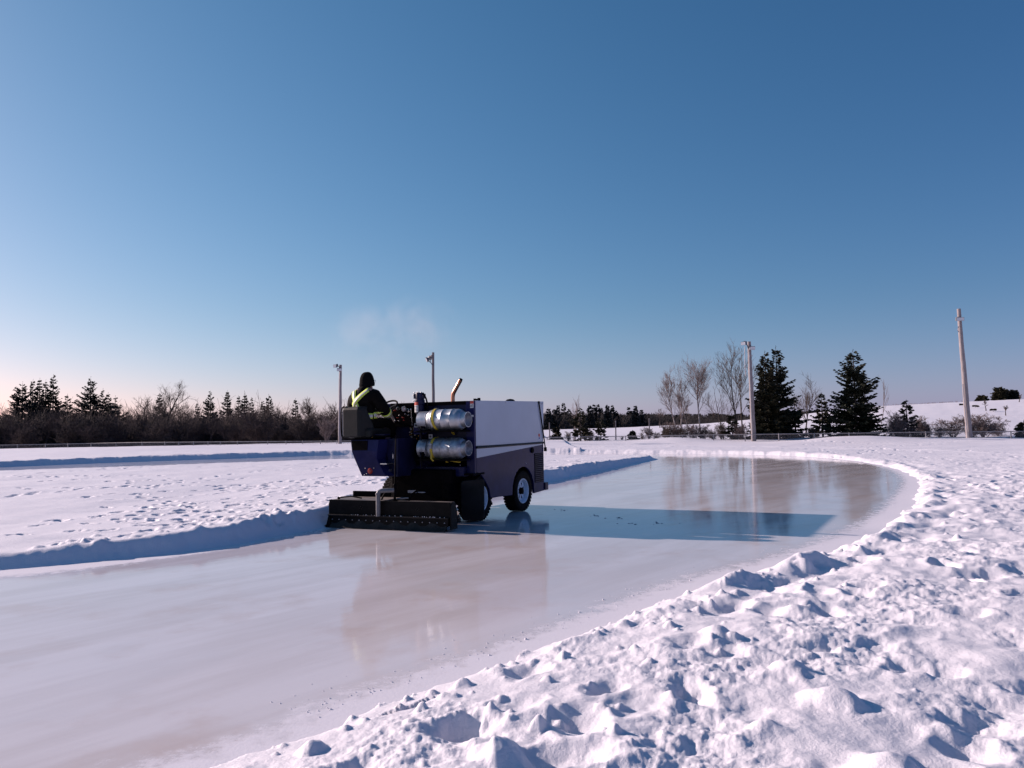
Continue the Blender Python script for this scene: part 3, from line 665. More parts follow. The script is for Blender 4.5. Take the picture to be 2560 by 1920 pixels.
MB().box(-1.115, -.12, .014, .62, .435, .452).build('deck_plate', M['deck'], cond, bevel=.003)
MB().box(.12, 1.10, .014, .20, .430, .447).build('deck_plate', M['deck'], cond, bevel=.003)
ah = MB(); ah.box(-1.115, 1.10, .03, .20, .08, .40); ah.box(-1.10, .58, .20, .9, .08, .36); ah.build('auger_housing', M['black'], cond, bevel=.02)
q = MB(); q.box(-1.10, -.35, .62, .66, .45, .545); q.ball((-1.06, .615, .50), .012, 4); q.build('front_rail', M['black'], cond, bevel=.012)
q = MB(); q.tube([(-1.02, .10, .455), (-.98, .10, .485), (-.80, .16, .50), (-.62, .18, .47)], .012, 6); q.ball((-1.02, .10, .47), .025, 5); q.build('water_line', M['rubber'], cond, smooth=True)
for x in (-.22, .30):
    q = MB(); ar = [(x + .012 * k, .14 + .13 * (1 - math.cos(R(10 * k))) * .8, .43 + .17 * math.sin(R(10 * k))) for k in range(10)]; q.tube(ar, .016, 8); q.build('lift_arm', M['black'], cond, smooth=True)
q = MB(); q.tube([(.02, .20, .47), (.12, .18, .475), (.28, .16, .49)], .014, 6); q.box(.19, .34, .30, .36, .56, .60); q.box(.36, .48, .34, .37, .56, .575); q.build('tow_link', M['galv'], cond)
q = MB(); q.tube([(-.135, -.075, .215), (-.135, -.075, .565), (-.125, -.07, .60), (-.09, -.05, .618), (.08, .06, .62)], .036, 12); q.build('drain_hose', M['pvc'], cond, smooth=True)
q = MB(); q.tube([(-.135, -.075, .555), (-.135, -.075, .585)], .042, 12); q.build('hose_collar', M['pvc'], cond, smooth=True)
bolts([(x + .03 * math.cos(R(90 * k + 20)), -.014, .335 + .02 * math.sin(R(90 * k + 20))) for x in (-.50, .55) for k in range(4)], .008, 'wet', cond)
q = MB()
for k in range(40):
    x = rng.choice([rng.uniform(-.75, .3), rng.uniform(.5, 1.06)]); a = rng.uniform(.003, .0085); q.ball((x, -.035 + rng.uniform(-.022, .014), .219 + a * .5), a, 3)
cr_ = q.build('snow_crumbs', SM, cond); cr_['kind'] = 'stuff'

# ------------------------------------------------------------------ gas cylinders strapped on the shelves
def cylinder(z, label, m_, seed):
    rg_ = random.Random(seed); base = TM @ Vector((.45, .965, z))
    e = empty('gas_cylinder', base, -HEAD); tag(e, label, 'gas cylinder', 'gas cylinders on the shelves')
    r = .182; zc = r + .002; X0 = -.23; X1 = .375     # along the machine's width, local to the empty
    t_ = MB()
    prof = [(.075, X0 - .055), (.115, X0 - .045), (.152, X0 - .02), (.173, X0 + .015), (r, X0 + .06)]
    for w_ in (.045, .24, .42):
        prof += [(r, X0 + w_ + .035), (r + .0045, X0 + w_ + .041), (r + .0045, X0 + w_ + .049), (r, X0 + w_ + .055)]
    prof += [(r, X1 - .06), (.172, X1 - .015), (.15, X1 + .02), (.11, X1 + .04), (.0001, X1 + .05)]
    t_.lathe(prof, 'x', (0, 0, zc), 40); t_.build('cylinder_body', m_, e, smooth=True)
    q = MB(); prof = [(.128, X1 + .01), (.126, X1 + .06), (.124, X1 + .115), (.128, X1 + .125), (.120, X1 + .125), (.117, X1 + .06), (.117, X1 + .03)]
    q.lathe(prof, 'x', (0, 0, zc), 36); q.build('foot_ring', m_, e, smooth=True)
    q = MB(); a0, a1 = (R(-82), R(218)) if seed == 1 else (R(-62), R(200))
    # guard collar with an opening towards the back and down: angle 0 is +y, pi/2 is up
    q.lathe([(.154, X0 - .03), (.158, X0 - .10), (.158, X0 - .205), (.152, X0 - .21), (.150, X0 - .10), (.146, X0 - .03)], 'x', (0, 0, zc), 32, a0, a1, closed=False)
    for (h0, h1) in ((X0 - .21, X0 - .165), (X0 - .06, X0 - .03)):
        q.lathe([(.146, h0), (.158, h0), (.158, h1), (.146, h1)], 'x', (0, 0, zc), 40)
    q.build('valve_guard', m_, e, smooth=True)
    q = MB(); q.tube([(X0 - .05, 0, zc), (X0 - .14, 0, zc)], .028, 10); q.lathe([(.04, 0), (.04, .02), (.0001, .02)], 'y', (X0 - .11, -.05, zc - .03), 10); q.tube([(X0 - .11, 0, zc), (X0 - .11, -.06, zc - .05)], .02, 8)
    q.build('valve', M['brass'], e, smooth=True)
    q = MB()
    q.tube([(X0 - .11, -.05, zc - .05), (X0 - .12, -.11, zc - .09), (X0 - .12, -.16, zc - .16), (X0 - .11, -.165, zc - .25), (X0 - .13, -.12, zc - .33)], .012, 7); q.build('supply_hose', M['rubber'], e, smooth=True)
    return e, base, zc
for (z, lab, m_, seed, tilt) in ((1.556, 'upper silver gas cylinder with a smooth shell, on the top shelf behind the driver', M['alu'], 1, .14), (1.076, 'lower silver gas cylinder with a scuffed dented shell, under the other one', M['alud'], 2, .05)):
    e, base, zc = cylinder(z, lab, m_, seed)
    s_ = empty('ratchet_strap', base, -HEAD)
    tag(s_, ('yellow webbing strap slanting round the upper gas cylinder' if seed == 1 else 'yellow strap with a metal ratchet round the lower gas cylinder'), 'strap', 'straps on the gas cylinders')
    rows = []; rq = .1915
    for k in range(22):
        a = R(75 + k * 11.5)                 # over the top, down the back face, under
        y_ = rq * math.cos(a); z_ = zc + rq * math.sin(a); xx = -.13 + tilt * (k / 21.0) ** 1.6 * (1 if seed == 1 else .3)
        rows.append([(xx - .024, y_, z_), (xx + .024, y_, z_), (xx + .024, y_ * 1.012, zc + (z_ - zc) * 1.012), (xx - .024, y_ * 1.012, zc + (z_ - zc) * 1.012)])
    if seed == 1: xx += .02
    for (dy, dz) in ((.05, -.06), (.12, -.12)):
        rows.append([(xx - .024 + .03, y_ + dy, z_ + dz), (xx + .024 + .03, y_ + dy, z_ + dz), (xx + .054, y_ + dy - .003, z_ + dz - .003), (xx + .006, y_ + dy - .003, z_ + dz - .003)])
    vs = sum(rows, []); n4 = len(rows); fs = [(i * 4 + k, i * 4 + (k + 1) % 4, (i + 1) * 4 + (k + 1) % 4, (i + 1) * 4 + k) for i in range(n4 - 1) for k in range(4)]
    MB().add(vs, fs).build('webbing', M['strap'], s_)
    if seed == 2:
        q = MB(); q.box(-.155, -.10, -.215, -.194, zc + .0, zc + .09); q.box(-.15, -.105, -.225, -.214, zc + .01, zc + .03); q.tube([(-.16, -.21, zc + .05), (-.095, -.21, zc + .05)], .012, 8); q.build('ratchet', M['galv'], s_, bevel=.003)
        q = MB(); q.tube([(-.12, -.18, zc - .05), (-.115, -.20, zc - .16), (-.10, -.17, zc - .20), (-.07, -.12, zc - .185), (.10, .02, zc - .20), (.30, .05, zc - .235)], .016, 6); q.build('strap_tail', M['strap'], s_, smooth=True)
    else:
        q = MB(); q.box(-.155, -.105, -.02, .05, zc + .188, zc + .206); q.build('buckle', M['piping'], s_)

# ------------------------------------------------------------------ the driver
pbase = TM @ Vector((-.87, .62, 1.62)); person = empty('person', pbase, -HEAD)
tag(person, 'driver in black jacket and knitted cap with yellow reflective harness, seen from behind', 'person')
OFF = (-.87, .62, 1.62)
J = {'pelvis': (-.86, .60, 1.72, .19), 'waist': (-.87, .575, 1.86, .215), 'chest': (-.88, .545, 2.03, .215), 'upper': (-.885, .56, 2.165, .18), 'neck': (-.885, .60, 2.265, .09), 'head0': (-.885, .625, 2.33, .082), 'head1': (-.885, .64, 2.42, .105), 'head2': (-.885, .64, 2.50, .085),
     'sr': (-.665, .57, 2.17, .13), 'er': (-.555, .67, 1.945, .115), 'fr': (-.60, .83, 1.865, .08), 'wr': (-.625, .90, 1.88, .05), 'hr': (-.64, .955, 1.91, .038),
     'sl': (-1.105, .57, 2.16, .13), 'el': (-1.23, .64, 1.94, .11), 'fl': (-1.05, .86, 1.88, .075), 'wl': (-.97, .93, 1.92, .048), 'hl': (-.93, .965, 1.95, .038),
     'hpr': (-.76, .62, 1.70, .12), 'kr': (-.72, 1.05, 1.72, .09), 'ar': (-.70, 1.10, 1.50, .07), 'tr': (-.70, 1.13, 1.47, .05),
     'hpl': (-.96, .62, 1.70, .12), 'kl': (-.98, 1.05, 1.72, .09), 'al': (-.98, 1.10, 1.50, .07), 'tl': (-.98, 1.13, 1.47, .05),
     'nose': (-.845, .745, 2.425, .016), 'chin': (-.855, .70, 2.345, .05), 'earr': (-.782, .625, 2.425, .022), 'earl': (-.985, .64, 2.425, .022)}
Eg = [('pelvis', 'waist'), ('waist', 'chest'), ('chest', 'upper'), ('upper', 'neck'), ('neck', 'head0'), ('head0', 'head1'), ('head1', 'head2'), ('upper', 'sr'), ('sr', 'er'), ('er', 'fr'), ('fr', 'wr'), ('wr', 'hr'),
      ('upper', 'sl'), ('sl', 'el'), ('el', 'fl'), ('fl', 'wl'), ('wl', 'hl'), ('pelvis', 'hpr'), ('hpr', 'kr'), ('kr', 'ar'), ('ar', 'tr'), ('pelvis', 'hpl'), ('hpl', 'kl'), ('kl', 'al'), ('al', 'tl'), ('head1', 'nose'), ('head0', 'chin'), ('head1', 'earr'), ('head1', 'earl')]
for hnd, s in (('hr', -1), ('hl', 1)):             # five fingers curling round the rim
    c = Vector(J[hnd][:3])
    for k in range(4):
        o = Vector((s * .004, .012 + .004 * (k % 2), -.028 + .019 * k)); l = (.030, .034, .036, .032)[k]
        J[hnd + 'f%da' % k] = (*(c + o + Vector((0, .026, 0))), .010); J[hnd + 'f%db' % k] = (*(c + o + Vector((s * l * .6, .026 + l * .8, .004))), .009); J[hnd + 'f%dc' % k] = (*(c + o + Vector((s * l * 1.25, .022 + l * .35, .006))), .008)
        Eg += [(hnd, hnd + 'f%da' % k), (hnd + 'f%da' % k, hnd + 'f%db' % k), (hnd + 'f%db' % k, hnd + 'f%dc' % k)]
    J[hnd + 't0'] = (*(c + Vector((s * .03, -.005, .028))), .011); J[hnd + 't1'] = (*(c + Vector((s * .055, .02, .04))), .009)
    Eg += [(hnd, hnd + 't0'), (hnd + 't0', hnd + 't1')]
ks = list(J); me = bpy.data.meshes.new('body'); me.from_pydata([tuple(J[k][i] - OFF[i] for i in range(3)) for k in ks], [(ks.index(a), ks.index(b_)) for a, b_ in Eg], []); me.update()
bo = bpy.data.objects.new('body', me); col.objects.link(bo)
bo.modifiers.new('skin', 'SKIN'); sb = bo.modifiers.new('sub', 'SUBSURF'); sb.levels = 2; sb.render_levels = 2
for i, k in enumerate(ks):
    sv = me.skin_vertices[0].data[i]; sv.radius = (J[k][3], J[k][3] * (.8 if k in ('chest', 'waist', 'upper', 'pelvis') else 1)); sv.use_root = (i == 0)
dg = bpy.context.evaluated_depsgraph_get(); dg.update()
bm_ = bpy.data.meshes.new_from_object(bo.evaluated_get(dg)); bpy.data.objects.remove(bo)
bm_.name = 'body'; pbody = bpy.data.objects.new('body', bm_); col.objects.link(pbody); pbody.parent = person
for k in ('jacket', 'skin', 'glove'): bm_.materials.append(M[k])
hl_ = Vector(J['hl'][:3]) - Vector(OFF); hr_ = Vector(J['hr'][:3]) - Vector(OFF)
for p in bm_.polygons:
    c = p.center; p.use_smooth = True
    if c.z > 2.285 - OFF[2] : p.material_index = 1
    elif (c - hl_).length < .085 or (c - hr_).length < .085: p.material_index = 2
bvh = BVHTree.FromObject(pbody, bpy.context.evaluated_depsgraph_get()) if False else BVHTree.FromPolygons([v.co for v in bm_.vertices], [tuple(p.vertices) for p in bm_.polygons])
def ribbon(name, path, w, m_, lift=.008, dirn=(0, 1, 0), start=(0, -2, 0), parent=person):
    dv = Vector(dirn).normalized(); pts = []
    def hit(p):
        o = p - dv * 2; h = bvh.ray_cast(o, dv); return (h[0] + h[1] * lift, h[1]) if h[0] else (None, None)
    n = len(path); rows = []
    for i, p in enumerate(path):
        p = Vector(p); t = (Vector(path[min(i + 1, n - 1)]) - Vector(path[max(i - 1, 0)])).normalized(); sd = t.cross(dv).normalized() * w / 2
        row = []
        for k in (-1, -.5, 0, .5, 1):
            h, nn = hit(p + sd * k)
            if h is None: break
            row.append(h)
        if len(row) == 5: rows.append(row)
    if len(rows) < 2: return None
    vs = sum(rows, []); fs = [(i * 5 + k, i * 5 + k + 1, (i + 1) * 5 + k + 1, (i + 1) * 5 + k) for i in range(len(rows) - 1) for k in range(4)]
    ob = MB().add(vs, fs).build(name, m_, parent, smooth='all'); sd_ = ob.modifiers.new('thick', 'SOLIDIFY'); sd_.thickness = .004; sd_.offset = 0
    return ob
def L_(p): return tuple(p[i] - OFF[i] for i in range(3))
def seg(a, b_, n=16): return [tuple(a[i] + (b_[i] - a[i]) * k / n for i in range(3)) for k in range(n + 1)]
s1 = seg(L_((-.70, .3, 2.30)), L_((-1.12, .3, 1.92))); s2 = seg(L_((-1.06, .3, 2.30)), L_((-.84, .3, 1.86)))
for nm, sgm in (('harness_strap', s2), ('harness_strap', s1)):
    lf = .008 if sgm is s2 else .014
    a = ribbon(nm, sgm, .092, M['hivis'], lf)
    if a: ribbon('reflective_tape', sgm, .030, M['reflex'], lf + .005, parent=a)
wb = seg(L_((-.90, .3, 1.845)), L_((-.675, .3, 1.83)), 12); a = ribbon('waist_band', wb, .095, M['hivis']); 
if a: ribbon('reflective_tape', wb, .045, M['reflex'], .013, parent=a)
wb = seg(L_((-.3, .44, 1.845)), L_((-.3, .80, 1.835)), 12); a = ribbon('waist_band', wb, .11, M['hivis'], dirn=(-1, .25, 0))
if a: ribbon('reflective_tape', wb, .05, M['reflex'], .014, dirn=(-1, .25, 0), parent=a)
q = MB()                                            # bands round the lower sleeve
for (i0, i1, r_, nm, mm) in ((.35, .95, .086, 'sleeve_band', 'hivis'), (.55, .78, .090, 'sleeve_tape', 'reflex')):
    A = Vector(L_(J['er'][:3])); Bv = Vector(L_(J['fr'][:3])); p0 = A.lerp(Bv, i0); p1 = A.lerp(Bv, i1)
    MB().tube([p0, p0.lerp(p1, .5), p1], [r_ + .010, r_ + .006, r_], 18, caps=False).build(nm, M[mm], person, smooth='all').modifiers.new('thick', 'SOLIDIFY').thickness = .004
# knitted cap: dome with a folded brim, pulled down at the nape
cap = MB(); hc = Vector(L_((-.885, .63, 2.40)))
prof = []
for k in range(13):
    t = k / 12; a = t * math.pi / 2; prof.append((.128 * math.cos(a) ** .75 + .004, .205 * math.sin(a)))
prof = [(.118, -.045), (.135, -.05), (.139, -.01), (.134, .02)] + prof[1:]
cap.lathe([(max(r_, .0005), z_) for r_, z_ in prof], 'z', tuple(hc), 22)
cap.v = [((x - hc.x) * .94 + hc.x + .03 * max(0, z - hc.z) * -1, (y - hc.y) * 1.06 + hc.y - .04 * max(0, z - hc.z), z + .18 * (y - hc.y)) for x, y, z in cap.v]
cap.build('beanie', M['knit'], person, smooth='all')
hd = MB(); hd.lathe([(.09, .07), (.118, .045), (.135, 0), (.150, -.06), (.12, -.09)], 'z', L_((-.89, .575, 2.275)), 20); hd.build('collar', M['jacket'], person, smooth='all')
gl = MB(); ec = Vector(L_((-.842, .745, 2.445)))
for dx, dy in ((-.05, .012), (.036, -.012)): gl.tube([(ec.x + dx + .026 * math.cos(2 * math.pi * k / 14), ec.y + dy + .006 * math.cos(2 * math.pi * k / 14), ec.z + .020 * math.sin(2 * math.pi * k / 14)) for k in range(15)], .003, 5)
gl.tube([(ec.x + .062, ec.y - .02, ec.z + .008), L_((-.775, .64, 2.44))], .003, 5); gl.tube([(ec.x - .07, ec.y + .01, ec.z + .008), L_((-.985, .66, 2.44))], .003, 5)
gl.build('glasses', M['steel'], person)
ey = MB()
for dx, dy in ((-.045, -.012), (.03, -.025)): ey.ball((ec.x + dx, ec.y + dy, ec.z), .012, 5)
ey.build('eyes', M['ink'], person)
mo = MB(); mo.box(ec.x - .03, ec.x + .02, ec.y - .02, ec.y - .008, ec.z - .075, ec.z - .068); mo.build('mouth', M['lred'], person)

# ------------------------------------------------------------------ exhaust steam drifting above the machine
stm = empty('steam_cloud', (0, 0, 0)) if False else None
def puff(name, px, py, Yd, rx, rz, dens, label, seed):
    c = at(px, py, Yd); q = MB(); q.ball((0, 0, 0), 1.0, 10, (rx, rx * .8, rz)); o = q.build(name, M['lwhite'], None, smooth='all'); o.location = c
    Mv = bpy.data.materials.new('steam'); Mv.use_nodes = True; nt = Mv.node_tree; nt.nodes.remove(nt.nodes['Principled BSDF']); out = nt.nodes['Material Output']
    pv = nt.nodes.new('ShaderNodeVolumePrincipled'); pv.inputs['Color'].default_value = (.95, .95, .97, 1); pv.inputs['Anisotropy'].default_value = .35
    tc_ = nt.nodes.new('ShaderNodeTexCoord'); vm = nt.nodes.new('ShaderNodeVectorMath'); vm.operation = 'DIVIDE'; vm.inputs[1].default_value = (rx, rx * .8, rz); nt.links.new(tc_.outputs['Object'], vm.inputs[0])
    ln = nt.nodes.new('ShaderNodeVectorMath'); ln.operation = 'LENGTH'; nt.links.new(vm.outputs[0], ln.inputs[0])
    fo = nt.nodes.new('ShaderNodeMapRange'); fo.interpolation_type = 'SMOOTHSTEP'; fo.inputs[1].default_value = 1.0; fo.inputs[2].default_value = .1; nt.links.new(ln.outputs['Value'], fo.inputs[0])
    ns = nt.nodes.new('ShaderNodeTexNoise'); ns.noise_dimensions = '4D'; ns.inputs['W'].default_value = seed; ns.inputs['Scale'].default_value = 1.7; ns.inputs['Detail'].default_value = 5; ns.inputs['Distortion'].default_value = .8; nt.links.new(tc_.outputs['Object'], ns.inputs['Vector'])
    nr_ = nt.nodes.new('ShaderNodeMapRange'); nr_.inputs[1].default_value = .46; nr_.inputs[2].default_value = .85; nr_.inputs[3].default_value = 0; nr_.inputs[4].default_value = dens; nt.links.new(ns.outputs['Fac'], nr_.inputs[0])
    mu = nt.nodes.new('ShaderNodeMath'); mu.operation = 'MULTIPLY'; nt.links.new(fo.outputs[0], mu.inputs[0]); nt.links.new(nr_.outputs[0], mu.inputs[1]); nt.links.new(mu.outputs[0], pv.inputs['Density']); nt.links.new(pv.outputs[0], out.inputs['Volume'])
    o.data.materials.clear(); o.data.materials.append(Mv); tag(o, label, 'steam', None, 'stuff'); return o
puff('steam_cloud', 1035, 815, 14.2, 1.05, .75, .9, 'faint white puff of steam drifting left of the exhaust pipe', 1.3)
puff('steam_cloud', 925, 835, 14.9, 1.05, .78, .75, 'very faint steam drifting above the driver', 7.7)

# ------------------------------------------------------------------ fence
FP = [(-420, 72), (-60, 73), (44, 72.5), (228, 72.5), (412, 69), (620, 66.5), (850, 64.5), (1100, 62.5), (1370, 61), (1560, 60), (1785, 57.5), (1947, 55.5), (2123, 54.2), (2315, 53.4), (2530, 52.6), (2640, 52.4)]
def fence_at(px):
    Yd = float(np.interp(px, [a for a, _ in FP], [b_ for _, b_ in FP])); p = at(px, 1095, Yd); return p.x, p.y
RAIL = ([-420, -60, 44, 355, 620, 850, 1100, 1370, 1560, 1785, 1947, 2123, 2315, 2530, 2640], [1121, 1113.5, 1112, 1106, 1104, 1102.5, 1098, 1093.5, 1090.5, 1087, 1085, 1083, 1080, 1078.5, 1078])
def rail_z(px):
    x, y = fence_at(px); return at(px, float(np.interp(px, *RAIL)), y).z
def fence(px0, px1, posts, label):
    x, y = fence_at(px0); f = empty('chain_link_fence', (x, y, ground_z(x, y))); off = f.location.copy(); tag(f, label, 'fence', 'chain link fences round the field')
    pxs = list(np.linspace(px0, px1, 60)); P = [(*fence_at(p), rail_z(p)) for p in pxs]
    MB().tube(P, .028, 6).build('top_rail', M['fence'], f, smooth=True, off=off)
    for p in posts:
        x, y = fence_at(p); z = rail_z(p); g = ground_z(x, y) - .3
        MB().tube([(x, y, g), (x, y, z + .02), (x, y, z + .05)], [.036, .036, .014], 7).build('post', M['fence'], f, smooth=True, off=off)
    # woven wire: two families of slanted wires
    D = [0]
    for a, b_ in zip(P, P[1:]): D.append(D[-1] + math.hypot(b_[0] - a[0], b_[1] - a[1]))
    def on(s):
        s = min(max(s, 0), D[-1]); i = min(int(np.searchsorted(D, s)), len(D) - 1); i = max(i, 1); t = (s - D[i - 1]) / (D[i] - D[i - 1])
        return [P[i - 1][k] + (P[i][k] - P[i - 1][k]) * t for k in range(3)]
    w = MB(); hgt = .85; s = -hgt
    while s < D[-1]:
        for sg in (0, 1):
            a = on(s if sg else s + hgt); b_ = on(s + hgt if sg else s)
            w.tube([(a[0], a[1], a[2]), (b_[0], b_[1], b_[2] - hgt)], .0032, 3, caps=False)
        s += .085
    w.build('wire_mesh', M['fence'], f, fix=False, off=off)
fence(-420, 1118, [-400, -310, -220, -135, -50, 44, 114, 170, 228, 290, 355, 412, 447, 484, 520, 551, 594, 669, 715, 757, 801, 842, 900, 955, 1010, 1065, 1112], 'long chain link fence in front of the dark thicket on the left')
fence(1120, 2640, [1180, 1240, 1300, 1368, 1433, 1498, 1564, 1635, 1706, 1784, 1863, 1947, 2036, 2123, 2217, 2315, 2425, 2528, 2610], 'chain link fence below the snowy hill on the right')

# ------------------------------------------------------------------ lamp poles
def flood(parent, c, yaw, pitch, w, h, round_=False):
    hd = empty('floodlight', c); hd.parent = parent; hd.rotation_euler = (pitch, 0, yaw)       # faces -y before turning
    if round_:
        q = MB(); q.lathe([(.0001, .16), (w * .35, .15), (w * .5, .08), (w * .62, -.06), (w * .64, -.08), (w * .58, -.08)], 'y', (0, 0, 0), 18); q.build('lamp_housing', M['lampb'], hd, smooth=True)
        q = MB(); q.lathe([(w * .58, -.075), (.0001, -.085)], 'y', (0, 0, 0), 18); q.build('lamp_glass', M['lampg'], hd)
        q = MB(); q.box(-.05, .05, .14, .36, -.05, .05); q.build('lamp_driver', M['lampb'], hd, bevel=.01)
    else:
        q = MB(); vs = [(sx * w / 2 * k, yy, sz * h / 2 * k) for (k, yy) in ((1, -.08), (1, .03), (.6, .16)) for sx, sz in ((-1, -1), (1, -1), (1, 1), (-1, 1))]
        fs = [(0, 1, 2, 3)[::-1], (8, 9, 10, 11)] + [(i * 4 + k, i * 4 + (k + 1) % 4, i * 4 + 4 + (k + 1) % 4, i * 4 + 4 + k) for i in (0, 1) for k in range(4)]
        q.add(vs, fs); q.build('lamp_housing', M['lampb'], hd, bevel=.008)
        q = MB(); q.box(-w / 2 * .92, w / 2 * .92, -.092, -.082, -h / 2 * .88, h / 2 * .88); q.build('lamp_glass', M['lampg'], hd)
        q = MB(); q.box(-.06, .06, .16, .26, -.08, .14); q.build('lamp_driver', M['lampb'], hd, bevel=.01)
def pole(pb, pt, Yd, r0_, r1_, m_, heads, label, arms=(), wires=()):
    x, y = fence_at(pb[0]); y = Yd
    base = at(pb[0], pb[1], Yd); g = ground_z(base.x, base.y); base.z = g - .4; top = at(pt[0], pt[1], Yd)
    o = empty('lamp_pole', (base.x, base.y, g)); off = o.location.copy(); tag(o, label, 'lamp pole', 'floodlight poles round the field')
    n = 7; pts = [base.lerp(top, k / n) + Vector((.012 * math.sin(k * 2.1), 0, 0)) for k in range(n + 1)]
    MB().tube(pts, [r0_ + (r1_ - r0_) * k / n for k in range(n + 1)], 14).build('pole', m_, o, smooth=True, off=off)
    for (px, py, yaw, pit, w, h, rd) in heads:
        c = at(px, py, Yd - .25); flood(o, c - off, yaw, pit, w, h, rd)
    for a in arms:
        pp = [at(px, py, Yd - d) for (px, py, d) in a]; MB().tube(pp, .03, 6).build('bracket_arm', M['lampb'], o, smooth=True, off=off)
    for a in wires:
        pp = [at(px, py, Yd - d) for (px, py, d) in a]; MB().tube(pp, .028, 5).build('conduit', M['galv'], o, smooth=True, off=off)
    return o
pole((849.5, 1119), (851, 912), 64, .155, .115, M['wood'], [(838.5, 915, R(-35), R(12), .36, .26, False), (848.5, 924, R(10), R(14), .40, .24, False)], 'lamp pole beside the driver with two floodlights at its top', [[(843, 913, .2), (848, 917, .2), (851, 922, .1)]], [[(846.5, 1090, .12), (848, 1000, .12), (849, 930, .12)]])
pole((1084, 1116), (1082.5, 881), 63, .15, .10, M['woodd'], [(1068, 899, R(-75), R(20), .34, .3, True), (1075.5, 894, R(-150), R(25), .30, .3, True)], 'thin dark lamp pole rising behind the control panel with two round lamps', [[(1068, 901, .2), (1075, 905, .2), (1081, 911, .1)], [(1075.5, 897, .2), (1076, 905, .2), (1081, 913, .1)]])
pole((1884.5, 1105), (1872.5, 854), 56.5, .19, .125, M['wood'], [(1859, 858.5, R(-40), R(14), .36, .25, False), (1880, 870, R(15), R(12), .42, .26, False)], 'pale lamp pole in front of the pair of spruces with two floodlights', [[(1862, 860, .2), (1868, 862, .2), (1873, 872, .1)], [(1866, 853, .2), (1867, 862, .2), (1873, 875, .1)]], [[(1881, 1098, .2), (1876, 980, .17), (1873, 880, .15)], [(1862, 866, .1), (1862.5, 910, .1), (1864, 940, .1)]])
pole((2424, 1102), (2396.5, 772), 52.2, .205, .12, M['wood'], [(2399, 797.5, R(4), R(10), .56, .24, False)], 'tallest lamp pole standing by the bare bushes with a single floodlight', [[(2399, 797, .1), (2400, 802, .05), (2401, 806, 0)]], [[(2419, 1100, .22), (2413, 1030, .2), (2407, 960, .16)], [(2422.5, 1102, .23), (2421, 1080, .23)], [(2397, 830, .12), (2394.5, 826, .2), (2395, 820, .2), (2397, 816, .12)]])

# ------------------------------------------------------------------ trees
def spruce_mesh(h, w, seed, lv=None, thin=1.0, gap=.15, base=.05, top_pow=.85, tuft=1.0):
    rg_ = random.Random(seed); q = MB(); lv = lv or max(12, int(h * 2.6)); z0 = h * base
    nbr = int(lv * 9.5 * thin * (1 - gap))
    lob = [(rg_.uniform(0, 6.28), rg_.uniform(0, 1), rg_.uniform(-.22, .22)) for _ in range(9)]      # uneven sides: gaps and longer boughs
    for i in range(nbr):
        t = 1 - math.sqrt(rg_.random()) * .97 if i % 3 else rg_.random() * .97
        t = round(t * lv + rg_.gauss(0, .16)) / lv * .45 + t * .55; t = min(max(t, 0), .985); z = z0 + (h - z0) * t
        Rr = w / 2 * (1 - t) ** top_pow + .03 * w * (1 - t) + .05
        a = rg_.uniform(0, 6.283); L_b = Rr * rg_.choice((1.0, .8, .9, .6, 1.12)) * rg_.uniform(.85, 1.1)
        for (la, lt, lk) in lob:
            if abs(t - lt) < .07: L_b *= 1 + lk * math.cos(a - la) * 1.3
        d = Vector((math.cos(a), math.sin(a), 0)); slope = -.40 + .95 * t + rg_.uniform(-.14, .14)
        n_t = max(2, int(L_b / (.19 * max(1, tuft * .75))))
        for j in range(n_t + 1):
            f_ = (j + .5) / (n_t + 1); f_ = .12 + .88 * f_
            p = Vector((0, 0, z)) + d * (L_b * f_) + Vector((0, 0, L_b * (slope * f_ + .26 * f_ * f_)))
            ln = (.20 + .16 * (1 - f_)) * tuft * rg_.uniform(.8, 1.3) * (.55 + .45 * min(1, L_b))
            for s in (-1, 1, 0):
                v = (d * (.75 if s else 1) + Vector((-d.y, d.x, 0)) * (.75 * s) + Vector((0, 0, rg_.uniform(-.55, .15)))).normalized()
                n_ = v.cross(Vector((rg_.uniform(-1, 1), rg_.uniform(-1, 1), rg_.uniform(-.3, 1)))).normalized() * ln * .30
                q.add([p, p + v * ln * .55 + n_, p + v * ln * 1.2, p + v * ln * .55 - n_], [(0, 1, 2, 3)])
    for k in range(10):
        z = h * (1 - .045 * k * .35); q.add([(0, 0, z - .05), (.05 * math.cos(k * 2.4), .05 * math.sin(k * 2.4), z), (0, 0, z + .12)], [(0, 1, 2)])
    cr_ = q.mesh('crown'); tq = MB(); tq.tube([(0, 0, -.4), (0, 0, h * .3), (0, 0, h * .7), (0, 0, h * .99)], [h * .016 + .03, h * .012 + .02, h * .006 + .015, .008], 7)
    # bare limbs showing between the needles
    for k in range(int(h * 3)):
        z = h * rg_.uniform(.06, .75); a = rg_.uniform(0, 6.28); l = w / 2 * (1 - z / h) * .8; tq.tube([(0, 0, z), (l * math.cos(a), l * math.sin(a), z - .15 * l)], [.02, .006], 3, caps=False)
    return cr_, tq.mesh('trunk')
def place_tree(name, meshes, mats, parts, x, y, z, sx, sz, rz, label, cat, group):
    e = empty(name, (x, y, z), rz); e.scale = (sx, sx, sz)
    for me, mm, pn in zip(meshes, mats, parts):
        if not me.materials: me.materials.append(mm)
        o = bpy.data.objects.new(pn, me); col.objects.link(o); o.parent = e
    return tag(e, label, cat, group)
_sp = {}
